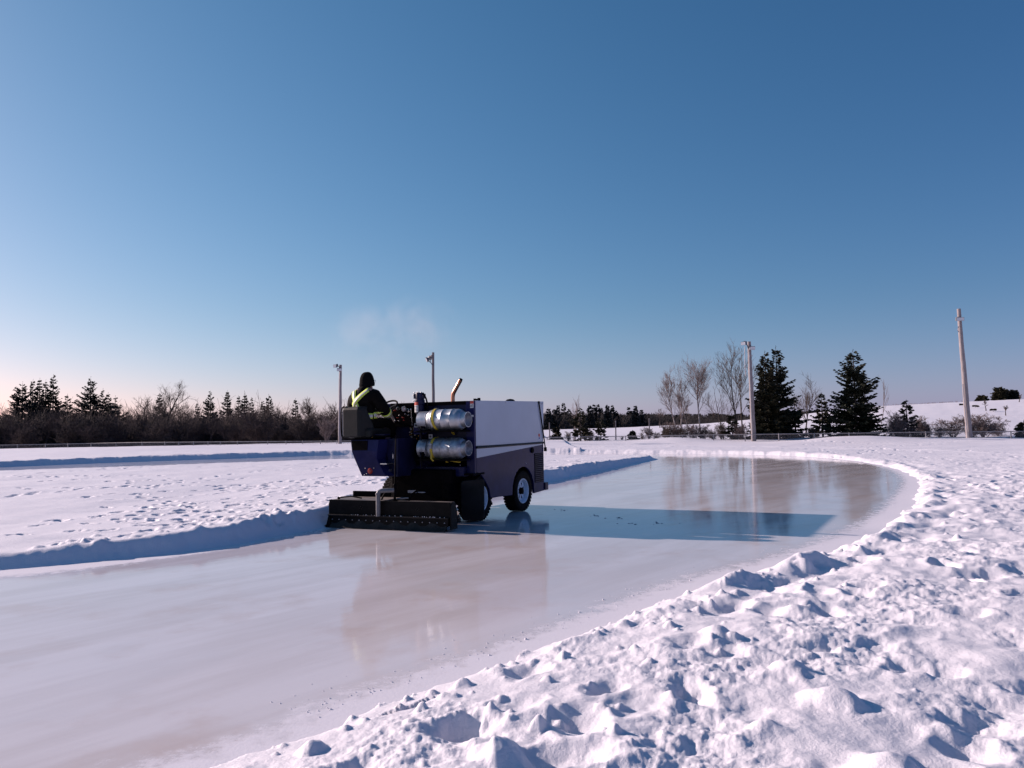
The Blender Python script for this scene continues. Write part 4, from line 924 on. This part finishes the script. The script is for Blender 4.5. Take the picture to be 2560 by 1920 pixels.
def spruce(px, ytop, ybase, Yd, wpx, label, seed, m_='needle', kind='own', group='spruce trees', **kw):
    b_ = at(px, ybase, Yd); z = ground_z(b_.x, Yd); h = at(px, ytop, Yd).z - z; w = wpx / FPX * Yd
    key = (seed, m_, round(h / w, 1) if kind == 'own' else 0)
    me = spruce_mesh(h, w, seed, **kw)
    return place_tree('spruce_tree', me, (M[m_], M['bark']), ('crown', 'trunk'), b_.x, Yd, z - .05, 1, 1, 0, label, 'tree', group)

def branchy(h, spread, seed, trunk_r, n1, up=.6, lv=3, n2=6, n3=5, twig=.012, first=.3, lean=(0, 0), stems=1, bend=.25):
    rg_ = random.Random(seed); tk_ = MB(); cr2 = MB()
    def limb(p, d, l, r, depth, q):
        n = 4 if depth < 2 else 3; pts = [p.copy()]; rs = [r]; dd = d.copy()
        for i in range(n):
            dd = (dd + Vector((rg_.uniform(-1, 1), rg_.uniform(-1, 1), rg_.uniform(-.3, .9 * up))) * bend * (.6 if depth == 0 else 1)).normalized()
            p = p + dd * (l / n); pts.append(p.copy()); rs.append(max(r * (1 - .8 * (i + 1) / n), twig * .6))
        q.tube(pts, rs, 6 if depth == 0 else (4 if depth == 1 else 3), caps=False)
        return pts
    def kids(pts, l, r, depth):
        if depth >= lv: return
        cnt = (n1, n2, n3, 4)[depth]
        for k in range(cnt):
            f_ = rg_.uniform(first if depth == 0 else .25, .98); i = min(int(f_ * (len(pts) - 1)), len(pts) - 2); t = f_ * (len(pts) - 1) - i
            p = pts[i].lerp(pts[i + 1], t); ax_ = (pts[i + 1] - pts[i]).normalized(); a = rg_.uniform(0, 6.28)
            o = ax_.orthogonal().normalized(); o.rotate(Quaternion(ax_, a)); d = (ax_ * rg_.uniform(.5, 1.0) * (1 if depth else .9) + o * rg_.uniform(.5, 1.0) * spread + Vector((0, 0, .35 * up))).normalized()
            ll = l * rg_.uniform(.32, .6) * (1.15 - .55 * f_ if depth == 0 else 1)
            rr_ = max(r * .45 * (1 - .4 * f_), twig); c_ = limb(p, d, ll, rr_, depth + 1, cr2); kids(c_, ll, rr_, depth + 1)
    for s in range(stems):
        a = rg_.uniform(0, 6.28); k = 0 if stems == 1 else rg_.uniform(.1, .5) * spread
        d = Vector((lean[0] + k * math.cos(a), lean[1] + k * math.sin(a), 1)).normalized(); l = h * (1 if stems == 1 else rg_.uniform(.6, 1.0))
        pts = limb(Vector((.12 * k * math.cos(a), .12 * k * math.sin(a), -.3)), d, l + .3, trunk_r, 0, tk_); kids(pts, l, trunk_r, 0)
    zmax = max([v[2] for v in cr2.v] + [v[2] for v in tk_.v]); f_ = h / zmax
    for q in (tk_, cr2): q.v = [(x * f_, y * f_, z * f_) for x, y, z in q.v]
    return tk_.mesh('trunk'), cr2.mesh('crown')
def bare(px, ytop, ybase, Yd, label, seed, mt='bark', mc='twig', name='bare_tree', cat='tree', group='bare trees', **kw):
    b_ = at(px, ybase, Yd); z = ground_z(b_.x, Yd); h = at(px, ytop, Yd).z - z
    me = branchy(h, seed=seed, **kw)
    return place_tree(name, me, (M[mt], M[mc]), ('trunk', 'crown'), b_.x, Yd, z - .05, 1, 1, 0, label, cat, group)

# --- left tree line
GL = 'spruces in the left tree line'
LS = [(54, 954, 92, 100, 'ragged wide spruce, leftmost big one at the edge of the left tree line'), (80, 948, 96, 46, 'narrow spruce just right of the leftmost ragged spruce'), (97, 945, 94, 44, 'slim spruce in the middle of the tall left cluster'), (112, 949, 98, 44, 'slim spruce touching the tallest one of the left cluster'),
      (131, 936, 95, 62, 'tallest spruce of the tight cluster near the left edge'), (167, 985, 93, 44, 'short spruce alone between the two tall left clusters'), (225, 941, 92, 84, 'broad pointed spruce, tallest of the second left cluster'), (256, 971, 95, 40, 'thin spruce close behind the broad pointed one'), (269, 981, 93, 42, 'ragged spruce right of the thin one in the second cluster'),
      (287, 989, 92, 50, 'rounded lower spruce ending the second left cluster'), (321, 1028, 90, 40, 'low dark spruce poking from the brown thicket'), (398, 983, 97, 46, 'dark spruce standing behind the big bare tree'), (493, 1004, 100, 20, 'very thin small spruce left of the row of pointed spruces'),
      (526, 977, 98, 44, 'first pointed spruce of the row in the left middle'), (568, 976, 97, 46, 'second pointed spruce of the row, well apart from its neighbours'), (596, 989, 99, 24, 'narrow spruce leaning on the left of the triple'), (611, 977, 97, 34, 'middle and tallest spruce of the triple'), (628, 993, 98, 28, 'right hand spruce of the triple'),
      (657, 1002, 100, 26, 'smaller spruce paired with a pointed one'), (672, 985, 98, 42, 'pointed spruce last of the row before the gap'), (739, 996, 101, 32, 'lone dark spruce top among bare twigs left of the lamp pole')]
for i, (px, yt, Yd, wp, lab) in enumerate(LS):
    spruce(px, yt, 1115, Yd, wp * 1.28, lab, 100 + i, 'needle' if i % 3 else 'needle3', group=GL, gap=.08, thin=1.35, base=.12, top_pow=.92, tuft=1.0)
bare(400, 945, 1115, 88, 'big spreading bare tree rising above the left thicket', 5, spread=.85, trunk_r=.24, n1=15, lv=3, n2=8, n3=7, twig=.017, first=.28, lean=(.08, 0), up=.5)
bare(372, 985, 1115, 90, 'smaller bare tree on the left flank of the big spreading one', 15, spread=.8, trunk_r=.16, n1=12, lv=3, n2=7, n3=5, twig=.016, first=.3, lean=(-.12, 0))
bare(455, 1006, 1115, 92, 'low rounded bare tree right of the big spreading one', 6, spread=.9, trunk_r=.16, n1=12, lv=3, n2=7, n3=5, twig=.016, first=.35)
bare(296, 1002, 1115, 91, 'fine twigged bare tree behind the rounded lower spruce', 16, spread=.7, trunk_r=.13, n1=11, lv=3, n2=6, n3=5, twig=.015, first=.4)
bare(784, 988, 1115, 90, 'bare tree with a rounded crown of fine twigs left of the lamp pole', 7, spread=.75, trunk_r=.16, n1=14, lv=3, n2=8, n3=5, twig=.016, first=.4)
bare(764, 1000, 1115, 92, 'lower bare tree beside the lone dark spruce top', 17, spread=.8, trunk_r=.13, n1=12, lv=3, n2=6, n3=5, twig=.016, first=.4)
bare(832, 1002, 1115, 92, 'bare tree right behind the lamp pole beside the driver', 8, spread=.8, trunk_r=.15, n1=13, lv=3, n2=7, n3=5, twig=.016, first=.35)
bare(705, 1014, 1115, 93, 'thin bare tree between the pointed spruce and the lone spruce top', 18, spread=.8, trunk_r=.12, n1=10, lv=3, n2=6, n3=5, twig=.015, first=.4)
bare(640, 1022, 1115, 90, 'bare tree hanging over the thicket below the triple spruces', 19, spread=.9, trunk_r=.12, n1=10, lv=3, n2=6, n3=5, twig=.015, first=.3)
bare(816, 1032, 1118, 71, 'pale brown many stemmed tree by the fence left of the lamp pole', 9, mt='twigp', mc='twigp', spread=.75, trunk_r=.05, n1=8, lv=3, n2=6, n3=4, twig=.013, first=.2, stems=6)
# bare shrubs of the thicket: six shapes, copied
shr = [branchy(3.4, 1.15, 200 + k, .045, 9, lv=3, n2=7, n3=4, twig=.017, first=.12, stems=11, up=.45) for k in range(6)]
def shrub(px, ytop, Yd, k, label, group, mm, name='bare_shrub', wide=1.0):
    b_ = at(px, 1112, Yd); z = ground_z(b_.x, Yd); h = at(px, ytop, Yd).z - z; s = h / 3.4
    me = shr[k % 6]
    if mm != 'thick': me = [m_.copy() for m_ in me]; [m_.materials.clear() for m_ in me]
    return place_tree(name, me, (M[mm], M[mm]), ('stems', 'twigs'), b_.x, Yd, z - .05, s * wide, s, rng.uniform(0, 6.3), label, 'shrub', group)
for k in range(46):
    px = -20 + 875 * (k + rng.uniform(-.4, .4)) / 45; yt = 1046 + rng.uniform(-16, 20)
    if px < 160: yt += 8
    shrub(px, yt, rng.uniform(75, 90), k, 'bare brown shrub in the dense thicket behind the left fence', 'bare shrubs in the left thicket', 'thick', wide=rng.uniform(1.0, 1.4))
mid = [branchy(6.0, .75, 230 + k, .07, 12, lv=3, n2=6, n3=5, twig=.015, first=.3, stems=2 if k % 2 else 1, up=.7) for k in range(4)]
for k in range(26):
    px = 5 + 850 * (k + rng.uniform(-.45, .45)) / 25; yt = 1026 + rng.uniform(-16, 16); Yd = rng.uniform(78, 88); b_ = at(px, 1112, Yd); z = ground_z(b_.x, Yd); h = at(px, yt, Yd).z - z
    place_tree('bare_tree', mid[k % 4], (M['thick'], M['thick']), ('trunk', 'crown'), b_.x, Yd, z - .05, h / 6.0, h / 6.0, rng.uniform(0, 6.3), 'slim bare tree standing in the dense thicket behind the left fence', 'tree', 'slim bare trees in the left thicket')
def thicket(name, px0, px1, Y0, Y1, ytop, n, label, m1, seed, lw=.022, up_=20):
    rg_ = random.Random(seed); q = MB()
    for k in range(n):
        px = rg_.uniform(px0, px1); Yd = rg_.uniform(Y0, Y1); b_ = at(px, 1112, Yd); z = ground_z(b_.x, Yd)
        yt = ytop(px) + (rg_.gauss(.35, 1) * up_ if up_ else abs(rg_.gauss(0, 1)) * 24); h = max(.4, at(px, yt, Yd).z - z); p = Vector((b_.x, Yd, z - .1)); d = Vector((rg_.gauss(0, .22), rg_.gauss(0, .2), 1)); pts = [p]
        for j in range(3): p = p + d * (h / 3); pts.append(p.copy()); d = d + Vector((rg_.gauss(0, .25), rg_.gauss(0, .2), 0))
        q.tube(pts, [lw * 1.3, lw, lw * .7, lw * .35], 3, caps=False)
        for j in range(3):
            s = pts[rg_.choice((1, 2))].lerp(pts[3], rg_.random() * .6); e_ = s + Vector((rg_.gauss(0, .35), rg_.gauss(0, .3), rg_.uniform(.1, .6))) * (h * .25); q.tube([s, e_], [lw * .6, lw * .3], 3, caps=False)
    o = q.build(name, M[m1], None, fix=False); tag(o, label, 'thicket', None, 'stuff'); return o
thicket('thicket', -420, 1060, 82, 97, lambda p: 1046 + 8 * math.sin(p / 37) + 6 * math.sin(p / 13), 10500, 'dark brown mass of bare stems between the trees behind the left fence', 'thick', 4, .03)
for i, (px, yt, wp) in enumerate(((30, 1040, 120), (110, 1030, 130), (190, 1042, 110), (250, 1040, 120), (330, 1052, 110), (430, 1056, 100), (505, 1050, 100), (590, 1045, 110), (655, 1050, 100), (720, 1058, 100), (790, 1062, 90))):
    spruce(px, yt, 1115, 99, wp, 'low dark evergreen half hidden inside the left thicket', 300 + i, 'needle3', group='low evergreens inside the left thicket', gap=.1, base=.02, top_pow=.5, tuft=1.5)

# --- right of the machine: scrub along the fence
spruce(1920, 877, 1103, 60, 92, 'blunt topped dark spruce, left one of the pair by the lamp pole', 41, 'needle2', group='tall spruces by the right fence', gap=.10, base=.03, top_pow=.72, lv=38, tuft=1.05)
spruce(1948, 865, 1103, 61, 128, 'spire topped spruce, right one of the pair by the lamp pole', 42, 'needle', group='tall spruces by the right fence', gap=.2, base=.03, top_pow=.85, lv=36, thin=.9)
spruce(2142, 873, 1102, 58, 150, 'big full spruce standing alone right of the pair', 43, 'needle', group='tall spruces by the right fence', gap=.13, base=.03, top_pow=.80, lv=36, thin=.95)
spruce(2058, 982, 1103, 62, 62, 'small spruce between the pair and the big full spruce', 44, 'needle2', group='small spruces along the right fence', gap=.2)
spruce(2270, 1000, 1101, 57, 62, 'small dark spruce leaning among pale bushes right of the big spruce', 45, 'needle', group='small spruces along the right fence', gap=.2, thin=.9)
spruce(2563, 1050, 1100, 54.5, 60, 'spruce cut by the right edge of the picture', 46, 'needle2', group='small spruces along the right fence', gap=.2)
spruce(1452, 1020, 1111, 64, 64, 'scruffy reddish spruce with spreading lower boughs near the machine', 47, 'needle2', group='small spruces along the right fence', gap=.25, thin=.8, top_pow=.75)
spruce(1392, 1068, 1112, 64, 30, 'tiny spruce just right of the machine', 48, 'needle2', group='small spruces along the right fence', gap=.2)
spruce(1503, 1045, 1111, 65, 36, 'thin brown spruce right of the scruffy reddish one', 49, 'needle2', group='small spruces along the right fence', gap=.35, thin=.7, top_pow=.6)
spruce(1582, 1076, 1110, 64, 24, 'little spruce between two thin bare posts', 50, 'needle', group='small spruces along the right fence', gap=.3)
spruce(1664, 1064, 1088, 92, 18, 'little dark spruce alone on the open snow slope', 51, 'needle3', group='small spruces along the right fence', gap=.1)
spruce(1832, 1035, 1104, 61, 42, 'dark scrubby spruce under the bare trees by the lamp pole', 52, 'needle2', group='small spruces along the right fence', gap=.3, thin=.8, top_pow=.6)
spruce(1893, 1010, 1104, 60, 46, 'low dark spruce pressed against the left side of the pair', 53, 'needle2', group='small spruces along the right fence', gap=.2, top_pow=.6)
spruce(1990, 985, 1104, 62, 54, 'low spruce pressed against the right side of the pair', 54, 'needle', group='small spruces along the right fence', gap=.3, top_pow=.7)
bare(1699, 906, 1104, 62, 'pale birch with a narrow crown, left one of the two birches', 61, mt='birch', mc='twigp', spread=.62, trunk_r=.08, n1=20, lv=3, n2=8, n3=6, twig=.0095, first=.40, stems=2, up=.8, bend=.16)
bare(1752, 876, 1103, 61.5, 'taller pale birch with a wider top, right one of the two birches', 62, mt='birch', mc='twigp', spread=.75, trunk_r=.10, n1=30, lv=3, n2=8, n3=6, twig=.0095, first=.42, up=.8, bend=.16, lean=(.05, 0))
bare(1727, 1002, 1104, 62, 'short leaning birch stem between the two birches', 63, mt='birch', mc='twigp', spread=.55, trunk_r=.05, n1=10, lv=3, n2=6, n3=4, twig=.012, first=.4, up=.8)
bare(1843, 838, 1104, 61, 'tall open bare tree left of the pale lamp pole', 64, mt='bark', mc='twig', spread=.62, trunk_r=.12, n1=16, lv=3, n2=7, n3=5, twig=.013, first=.35, up=.9, lean=(-.03, 0), bend=.18)
bare(1858, 858, 1104, 62, 'bare tree with a curved stem just behind the pale lamp pole', 65, mt='bark', mc='twig', spread=.6, trunk_r=.10, n1=14, lv=3, n2=7, n3=4, twig=.013, first=.35, up=.9, lean=(.06, 0))
bare(1810, 935, 1104, 62, 'lower bare tree leaning left of the tall open one', 66, mt='bark', mc='twig', spread=.7, trunk_r=.07, n1=11, lv=3, n2=6, n3=4, twig=.012, first=.3, up=.7, lean=(-.12, 0))
bare(2016, 924, 1104, 66, 'fine fan shaped bare tree right of the pair of spruces', 67, mt='bark', mc='twig', spread=.75, trunk_r=.11, n1=16, lv=3, n2=8, n3=5, twig=.013, first=.25, up=.9)
bare(2196, 900, 1102, 63, 'thin whip like bare tree behind the big full spruce', 68, mt='twigp', mc='twigp', spread=.4, trunk_r=.05, n1=7, lv=2, n2=4, n3=3, twig=.011, first=.5, up=1.2, stems=2)
bare(1436, 983, 1100, 66, 'thin pale birch rising behind the scruffy reddish spruce', 69, mt='birch', mc='twigp', spread=.5, trunk_r=.06, n1=9, lv=2, n2=6, n3=4, twig=.012, first=.35, up=1.1, stems=2)
bare(1650, 1020, 1070, 150, 'small round crowned bare tree far out on the snow field', 70, mt='bark', mc='twig', spread=.9, trunk_r=.12, n1=12, lv=3, n2=6, n3=4, twig=.02, first=.4)
bare(1608, 1068, 1110, 63, 'bare brown shrub with upright stems behind the thin posts', 71, mc='twig', name='bare_shrub', cat='shrub', group='bare shrubs by the right fence', spread=.8, trunk_r=.03, n1=8, lv=2, n2=6, n3=3, twig=.012, first=.15, stems=5)
# bushes
for (px, yt, k, lab, wide) in ((1668, 1062, 4, 'bare bush between the low one and the left birch', 1.1), (1712, 1058, 3, 'brushy bare bush between the two birches', 1.1), (1762, 1058, 5, 'brushy bare bush just right of the right birch', 1.1), (1804, 1052, 0, 'tall bare bush under the lower leaning bare tree', 1.0), (1852, 1050, 2, 'brown bare bush behind the base of the pale lamp pole', 1.0), (1478, 1072, 4, 'bare bush between the scruffy spruce and the thin brown one', .9), (1625, 1064, 1, 'bare bush behind the thin post left of the birches', .9), (2262, 1040, 3, 'bare bush wrapped round the small dark leaning spruce', 1.2), (2325, 1050, 2, 'bare bush halfway between the leaning spruce and the wide bush', 1.1), (1640, 1076, 0, 'low bare bush left of the birches', 1.0), (1690, 1050, 1, 'dense bare bush at the foot of the left birch', 1.1), (1738, 1052, 2, 'bare bush at the foot of the right birch', 1.1), (1784, 1068, 3, 'low bare bush between the right birch and the tall bare tree', 1.2),
      (2238, 1022, 4, 'pale bare bush left of the small dark leaning spruce', 1.0), (2300, 1034, 5, 'pale bare bush right of the small dark leaning spruce', 1.0), (2385, 1038, 0, 'wide bare bush left of the tallest lamp pole', 1.35), (2350, 1062, 2, 'low bare bush beside the wide one', 1.1),
      (2462, 1028, 1, 'wide bare bush right of the tallest lamp pole', 1.5), (2500, 1046, 3, 'lower bare bush on the right end of the bush row', 1.2), (2435, 1048, 4, 'bare bush directly behind the tallest lamp pole', 1.1), (1420, 1075, 5, 'thin bare bush between the tiny spruce and the scruffy one', .8), (1556, 1088, 1, 'low tuft of bare twigs near the thin post', .8), (2030, 1062, 0, 'tangle of bare twigs under the fan shaped tree', 1.0), (2108, 1085, 3, 'bare twigs at the foot of the big full spruce', 1.0)):
    shrub(px, yt, float(np.interp(px, [a for a, _ in FP], [b_ for _, b_ in FP])) + 3.0 + rng.uniform(0, 2), k, lab, 'bare bushes by the right fence', 'twigp' if px > 2200 or k in (1, 2) else 'twig', wide=wide)
# thin bare posts beyond the fence
for i, (px, yt, yb, lab) in enumerate(((1374.5, 1057, 1108, 'thin wooden post close to the machine'), (1540, 1053, 1110, 'thin wooden post right of the thin brown spruce'), (1624, 1047, 1107, 'thin wooden post left of the dense bush'))):
    b_ = at(px, yb, 63); t_ = at(px - 1, yt, 63); z = ground_z(b_.x, 63); e = empty('wooden_post', (b_.x, 63, z))
    MB().tube([(0, 0, -.3), (t_.x - b_.x, 0, t_.z - z)], [.055, .04], 8).build('post_shaft', M['woodd'], e, smooth=True); MB().tube([(t_.x - b_.x, 0, t_.z - z), (t_.x - b_.x, 0, t_.z - z + .03)], [.045, .02], 8).build('post_cap', M['galv'], e)
    tag(e, lab, 'post', 'thin posts beyond the right fence')
# --- far woods behind the snow field
FW = [(1372, 1018, 'first dark spruce of the far woods, next to the machine'), (1386, 1022, 'second dark spruce of the far woods'), (1397, 1012, 'pointed far spruce left of the tallest far one'), (1410, 1006, 'tallest pointed spruce at the left end of the far woods'), (1424, 1022, 'far spruce right of the tallest pointed one'), (1475, 1012, 'far spruce in the middle clump, left'), (1486, 1009, 'dense far spruce in the middle clump'),
      (1496, 1010, 'bushy far spruce in the middle clump, right'), (1504, 1018, 'far spruce closing the middle clump'), (1520, 1010, 'slim far spruce of the close pair'), (1532, 1011, 'second slim far spruce of the close pair'), (1541, 1024, 'low far spruce right of the close pair'), (1573, 1017, 'tiny pointed far spruce after the gap'), (1590, 1014, 'pointed far spruce right of the tiny one'), (1604, 1024, 'small rounded far tree at the right end of the spruces'), (1586, 1026, 'low far spruce between the two pointed ones')]
for i, (px, yt, lab) in enumerate(FW):
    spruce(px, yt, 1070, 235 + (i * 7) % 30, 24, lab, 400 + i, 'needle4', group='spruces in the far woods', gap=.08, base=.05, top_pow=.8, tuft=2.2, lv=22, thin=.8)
def far_top(p): return float(np.interp(p, [1340, 1440, 1470, 1560, 1620, 1700, 1760, 1900, 2080, 2200], [1028, 1032, 1026, 1032, 1030, 1034, 1032, 1034, 1024, 1026]))
thicket('far_woods', 1000, 1660, 240, 290, far_top, 6500, 'dark far off woods on the horizon behind the snow field', 'thickd', 8, .10, 0)
thicket('far_woods', 1640, 2120, 240, 300, lambda p: far_top(p) + (0 if p < 1900 else 4), 4200, 'low dark band of woods far behind the birches and the pair of spruces', 'thickd', 9, .10, 0)
for i, (px, yt) in enumerate(((1360, 1034), (1440, 1036), (1455, 1034), (1555, 1036), (1620, 1034), (1640, 1036), (1670, 1036), (1695, 1036), (1720, 1034), (1745, 1035), (1780, 1034), (1805, 1036), (1850, 1035), (1890, 1034), (1930, 1034), (1975, 1032), (2010, 1030), (2035, 1028), (2060, 1030), (2090, 1032))):
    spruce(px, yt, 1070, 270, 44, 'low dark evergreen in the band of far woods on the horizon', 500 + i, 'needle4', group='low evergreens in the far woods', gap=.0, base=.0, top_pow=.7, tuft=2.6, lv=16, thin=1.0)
# --- on the hill to the right
def hilltree(px, yt, Yd, w, lab, seed, **kw): return spruce(px, yt, 1000, Yd, w, lab, seed, kw.pop('m_', 'needle3'), group='evergreens on the hill', **kw)
hilltree(2455, 989, 196, 24, 'small rounded dark tree alone on the hill crest', 601, m_='needle2', gap=.08, base=.04, top_pow=.45, tuft=1.7, lv=18)
hilltree(2500, 968, 192, 34, 'largest broad dark tree on the hill crest', 602, m_='needle2', gap=.08, base=.04, top_pow=.5, tuft=1.7, lv=26)
hilltree(2516, 974, 194, 14, 'slim spruce right beside the largest tree on the hill crest', 603, gap=.1, tuft=2.6)
hilltree(2524, 976, 193, 14, 'second slim spruce in the row on the hill crest', 604, gap=.1, tuft=2.6)
hilltree(2532, 974, 193, 14, 'third slim spruce in the row on the hill crest', 605, gap=.1, tuft=2.6)
hilltree(2541, 975, 195, 9, 'last and thinnest spruce in the row on the hill crest', 606, gap=.15, tuft=2.4)
def slope_y(px, py):              # distance at which the hill shows at this picture point
    for Yd in np.arange(90, 205, 1.0):
        p = at(px, py, Yd)
        if ground_z(p.x, Yd) >= p.z: return float(Yd)
    return 190.0
for i, (px, yt, yb, lab) in enumerate(((2465, 997, 1026, 'small bare tree on the slope below the rounded dark tree'), (2514, 1011, 1039, 'small bare tree on the slope below the slim spruces'), (2548, 985, 1003, 'faint bare tree at the right end of the hill crest row'))):
    bare(px, yt, yb, slope_y(px, yb), lab, 620 + i, spread=.8, trunk_r=.12, n1=10, lv=3, n2=5, n3=3, twig=.022, first=.4, group='bare trees on the hill')
for i, (px, yt, yb, lab) in enumerate(((2405, 1010, 1014, 'dark bush on the hill crest left of the tallest lamp pole'), (2438, 1014, 1018, 'tiny dark bush on the slope'), (2483, 1023, 1028, 'tiny dark bush on the slope under the largest tree'))):
    Yd = slope_y(px, yb); spruce(px, yt, yb, Yd, 6, lab, 640 + i, 'needle2', group='tiny bushes on the hill', gap=0, base=0, top_pow=.4, tuft=1.6, lv=6)
thicket('far_brush', 2225, 2420, 190, 215, lambda p: 1016 if p < 2300 else 1022, 160, 'faint brush along the hill crest', 'twigp', 10, .03, 0)

# --- snow crumbs lying loose on the ice by the edge
def crumbs():
    q = MB(); rg_ = random.Random(5)
    for k in range(450):
        i = rg_.randrange(4, 60); p = OUTER[i] + (OUTER[i + 1] - OUTER[i]) * rg_.random(); tn = OUTER[i + 1] - OUTER[i]; nn = np.array([tn[1], -tn[0]]) / np.linalg.norm(tn)
        o = -abs(rg_.gauss(0, .22)) - .01; c = p + nn * o; a = rg_.uniform(.002, .0055) * (1 + (rg_.random() < .05)); q.ball((c[0], c[1], a * .4), a, 3, (1, 1, .8))
    o = q.build('snow_crumbs', SM, None, fix=False); tag(o, 'loose snow crumbs scattered on the ice along its near edge', 'snow crumbs', None, 'stuff')
crumbs()

def chips():                      # wet gouged crumbs left on the ice ahead of the right wheels
    q = MB(); rg_ = random.Random(9)
    for (cx_, cy_, n) in ((1490, 1290, 6), (1545, 1296, 7), (1575, 1309, 6), (1650, 1309, 8), (1400, 1275, 5)):
        for k in range(n):
            px = cx_ + rg_.gauss(0, 14); py = cy_ + rg_.gauss(0, 2.2); d = fwd + (px - 1280) / FPX * rgt - (py - 960) / FPX * upv; t = -1.6 / d.z; p = CAM + d * t; a = rg_.uniform(.006, .016)
            q.ball((p.x, p.y, a * .15), a, 3, (1.6, 1, .5))
    o = q.build('ice_chips', M['chip'], None, fix=False); tag(o, 'small dark wet chips scattered on the ice beside and before the machine', 'ice chips', None, 'stuff')
chips()

# ------------------------------------------------------------------ light
SUNV = Vector((2.31, -1.118, -1.0)).normalized()
SEL = math.asin(-SUNV.z); SAZ = math.atan2(-SUNV.x, -SUNV.y)       # azimuth from +Y, clockwise
sl = bpy.data.lights.new('sun', 'SUN'); sl.energy = 5.0; sl.angle = R(.53); sl.color = (1.0, .81, .76)
so_ = bpy.data.objects.new('sun', sl); col.objects.link(so_); so_.rotation_euler = SUNV.to_track_quat('-Z', 'Y').to_euler()
W = bpy.data.worlds.new('World'); sc.world = W; W.use_nodes = True; nt = W.node_tree; bg = nt.nodes['Background']
sky = nt.nodes.new('ShaderNodeTexSky'); sky.sky_type = 'NISHITA'; sky.sun_disc = False; sky.sun_elevation = SEL; sky.sun_rotation = SAZ
sky.altitude = 50; sky.air_density = 1.0; sky.dust_density = 0.5; sky.ozone_density = 3.0
sp_ = nt.nodes.new('ShaderNodeSeparateColor'); cb_ = nt.nodes.new('ShaderNodeCombineColor'); nt.links.new(sky.outputs[0], sp_.inputs[0])
EXPO = 0.45
GAIN = [g * 2 ** -EXPO for g in (1.07, 0.75, 0.955)]; GAM = (1.28, 0.92, 0.88)
# a little more brightness towards the sun's side of the sky than the model gives
tcw = nt.nodes.new('ShaderNodeTexCoord'); dt = nt.nodes.new('ShaderNodeVectorMath'); dt.operation = 'DOT_PRODUCT'
sh = Vector((-SUNV.x, -SUNV.y, 0)).normalized(); dt.inputs[1].default_value = sh; nt.links.new(tcw.outputs['Generated'], dt.inputs[0])
SLOPE = ((.26, .87), (.28, .94), (.08, .93)); HZ = (.07, .03, .19)
xyz = nt.nodes.new('ShaderNodeSeparateXYZ'); nt.links.new(tcw.outputs['Generated'], xyz.inputs[0])
hz0 = nt.nodes.new('ShaderNodeMath'); hz0.operation = 'MULTIPLY_ADD'; hz0.inputs[1].default_value = -6; hz0.inputs[2].default_value = 1.0; hz0.use_clamp = True; nt.links.new(xyz.outputs['Z'], hz0.inputs[0])
hz = nt.nodes.new('ShaderNodeMath'); hz.operation = 'POWER'; hz.inputs[1].default_value = 2; nt.links.new(hz0.outputs[0], hz.inputs[0])
for i in range(3):
    p0 = nt.nodes.new('ShaderNodeMath'); p0.operation = 'MULTIPLY'; p0.inputs[1].default_value = .1
    p_ = nt.nodes.new('ShaderNodeMath'); p_.operation = 'POWER'; p_.inputs[1].default_value = GAM[i]; g_ = nt.nodes.new('ShaderNodeMath'); g_.operation = 'MULTIPLY'; g_.inputs[1].default_value = GAIN[i] * 10
    g2 = nt.nodes.new('ShaderNodeMath'); g2.operation = 'MULTIPLY'
    nt.links.new(sp_.outputs[i], p0.inputs[0]); nt.links.new(p0.outputs[0], p_.inputs[0]); nt.links.new(p_.outputs[0], g_.inputs[0]); nt.links.new(g_.outputs[0], g2.inputs[0]); 
    sd = nt.nodes.new('ShaderNodeMath'); sd.operation = 'MULTIPLY_ADD'; sd.inputs[1].default_value = SLOPE[i][0]; sd.inputs[2].default_value = SLOPE[i][1]; nt.links.new(dt.outputs['Value'], sd.inputs[0])
    mxn = nt.nodes.new('ShaderNodeMath'); mxn.operation = 'MAXIMUM'; mxn.inputs[1].default_value = .6; nt.links.new(sd.outputs[0], mxn.inputs[0]); nt.links.new(mxn.outputs[0], g2.inputs[1])
    hm = nt.nodes.new('ShaderNodeMath'); hm.operation = 'MULTIPLY_ADD'; hm.inputs[1].default_value = HZ[i] * 10 * 2 ** -EXPO; nt.links.new(hz.outputs[0], hm.inputs[0]); nt.links.new(g2.outputs[0], hm.inputs[2]); nt.links.new(hm.outputs[0], cb_.inputs[i])
nt.links.new(cb_.outputs[0], bg.inputs['Color']); bg.inputs['Strength'].default_value = .1
sc.view_settings.view_transform = 'Standard'; sc.view_settings.look = 'None'; sc.view_settings.gamma = 1.0; sc.view_settings.exposure = EXPO
sc.render.engine = 'CYCLES'; sc.cycles.max_bounces = 6; sc.cycles.transparent_max_bounces = 8; sc.cycles.volume_bounces = 0
sc.cycles.use_denoising = True; sc.cycles.sample_clamp_indirect = 4; sc.cycles.denoiser = 'OPENIMAGEDENOISE'; sc.cycles.denoising_prefilter = 'ACCURATE'
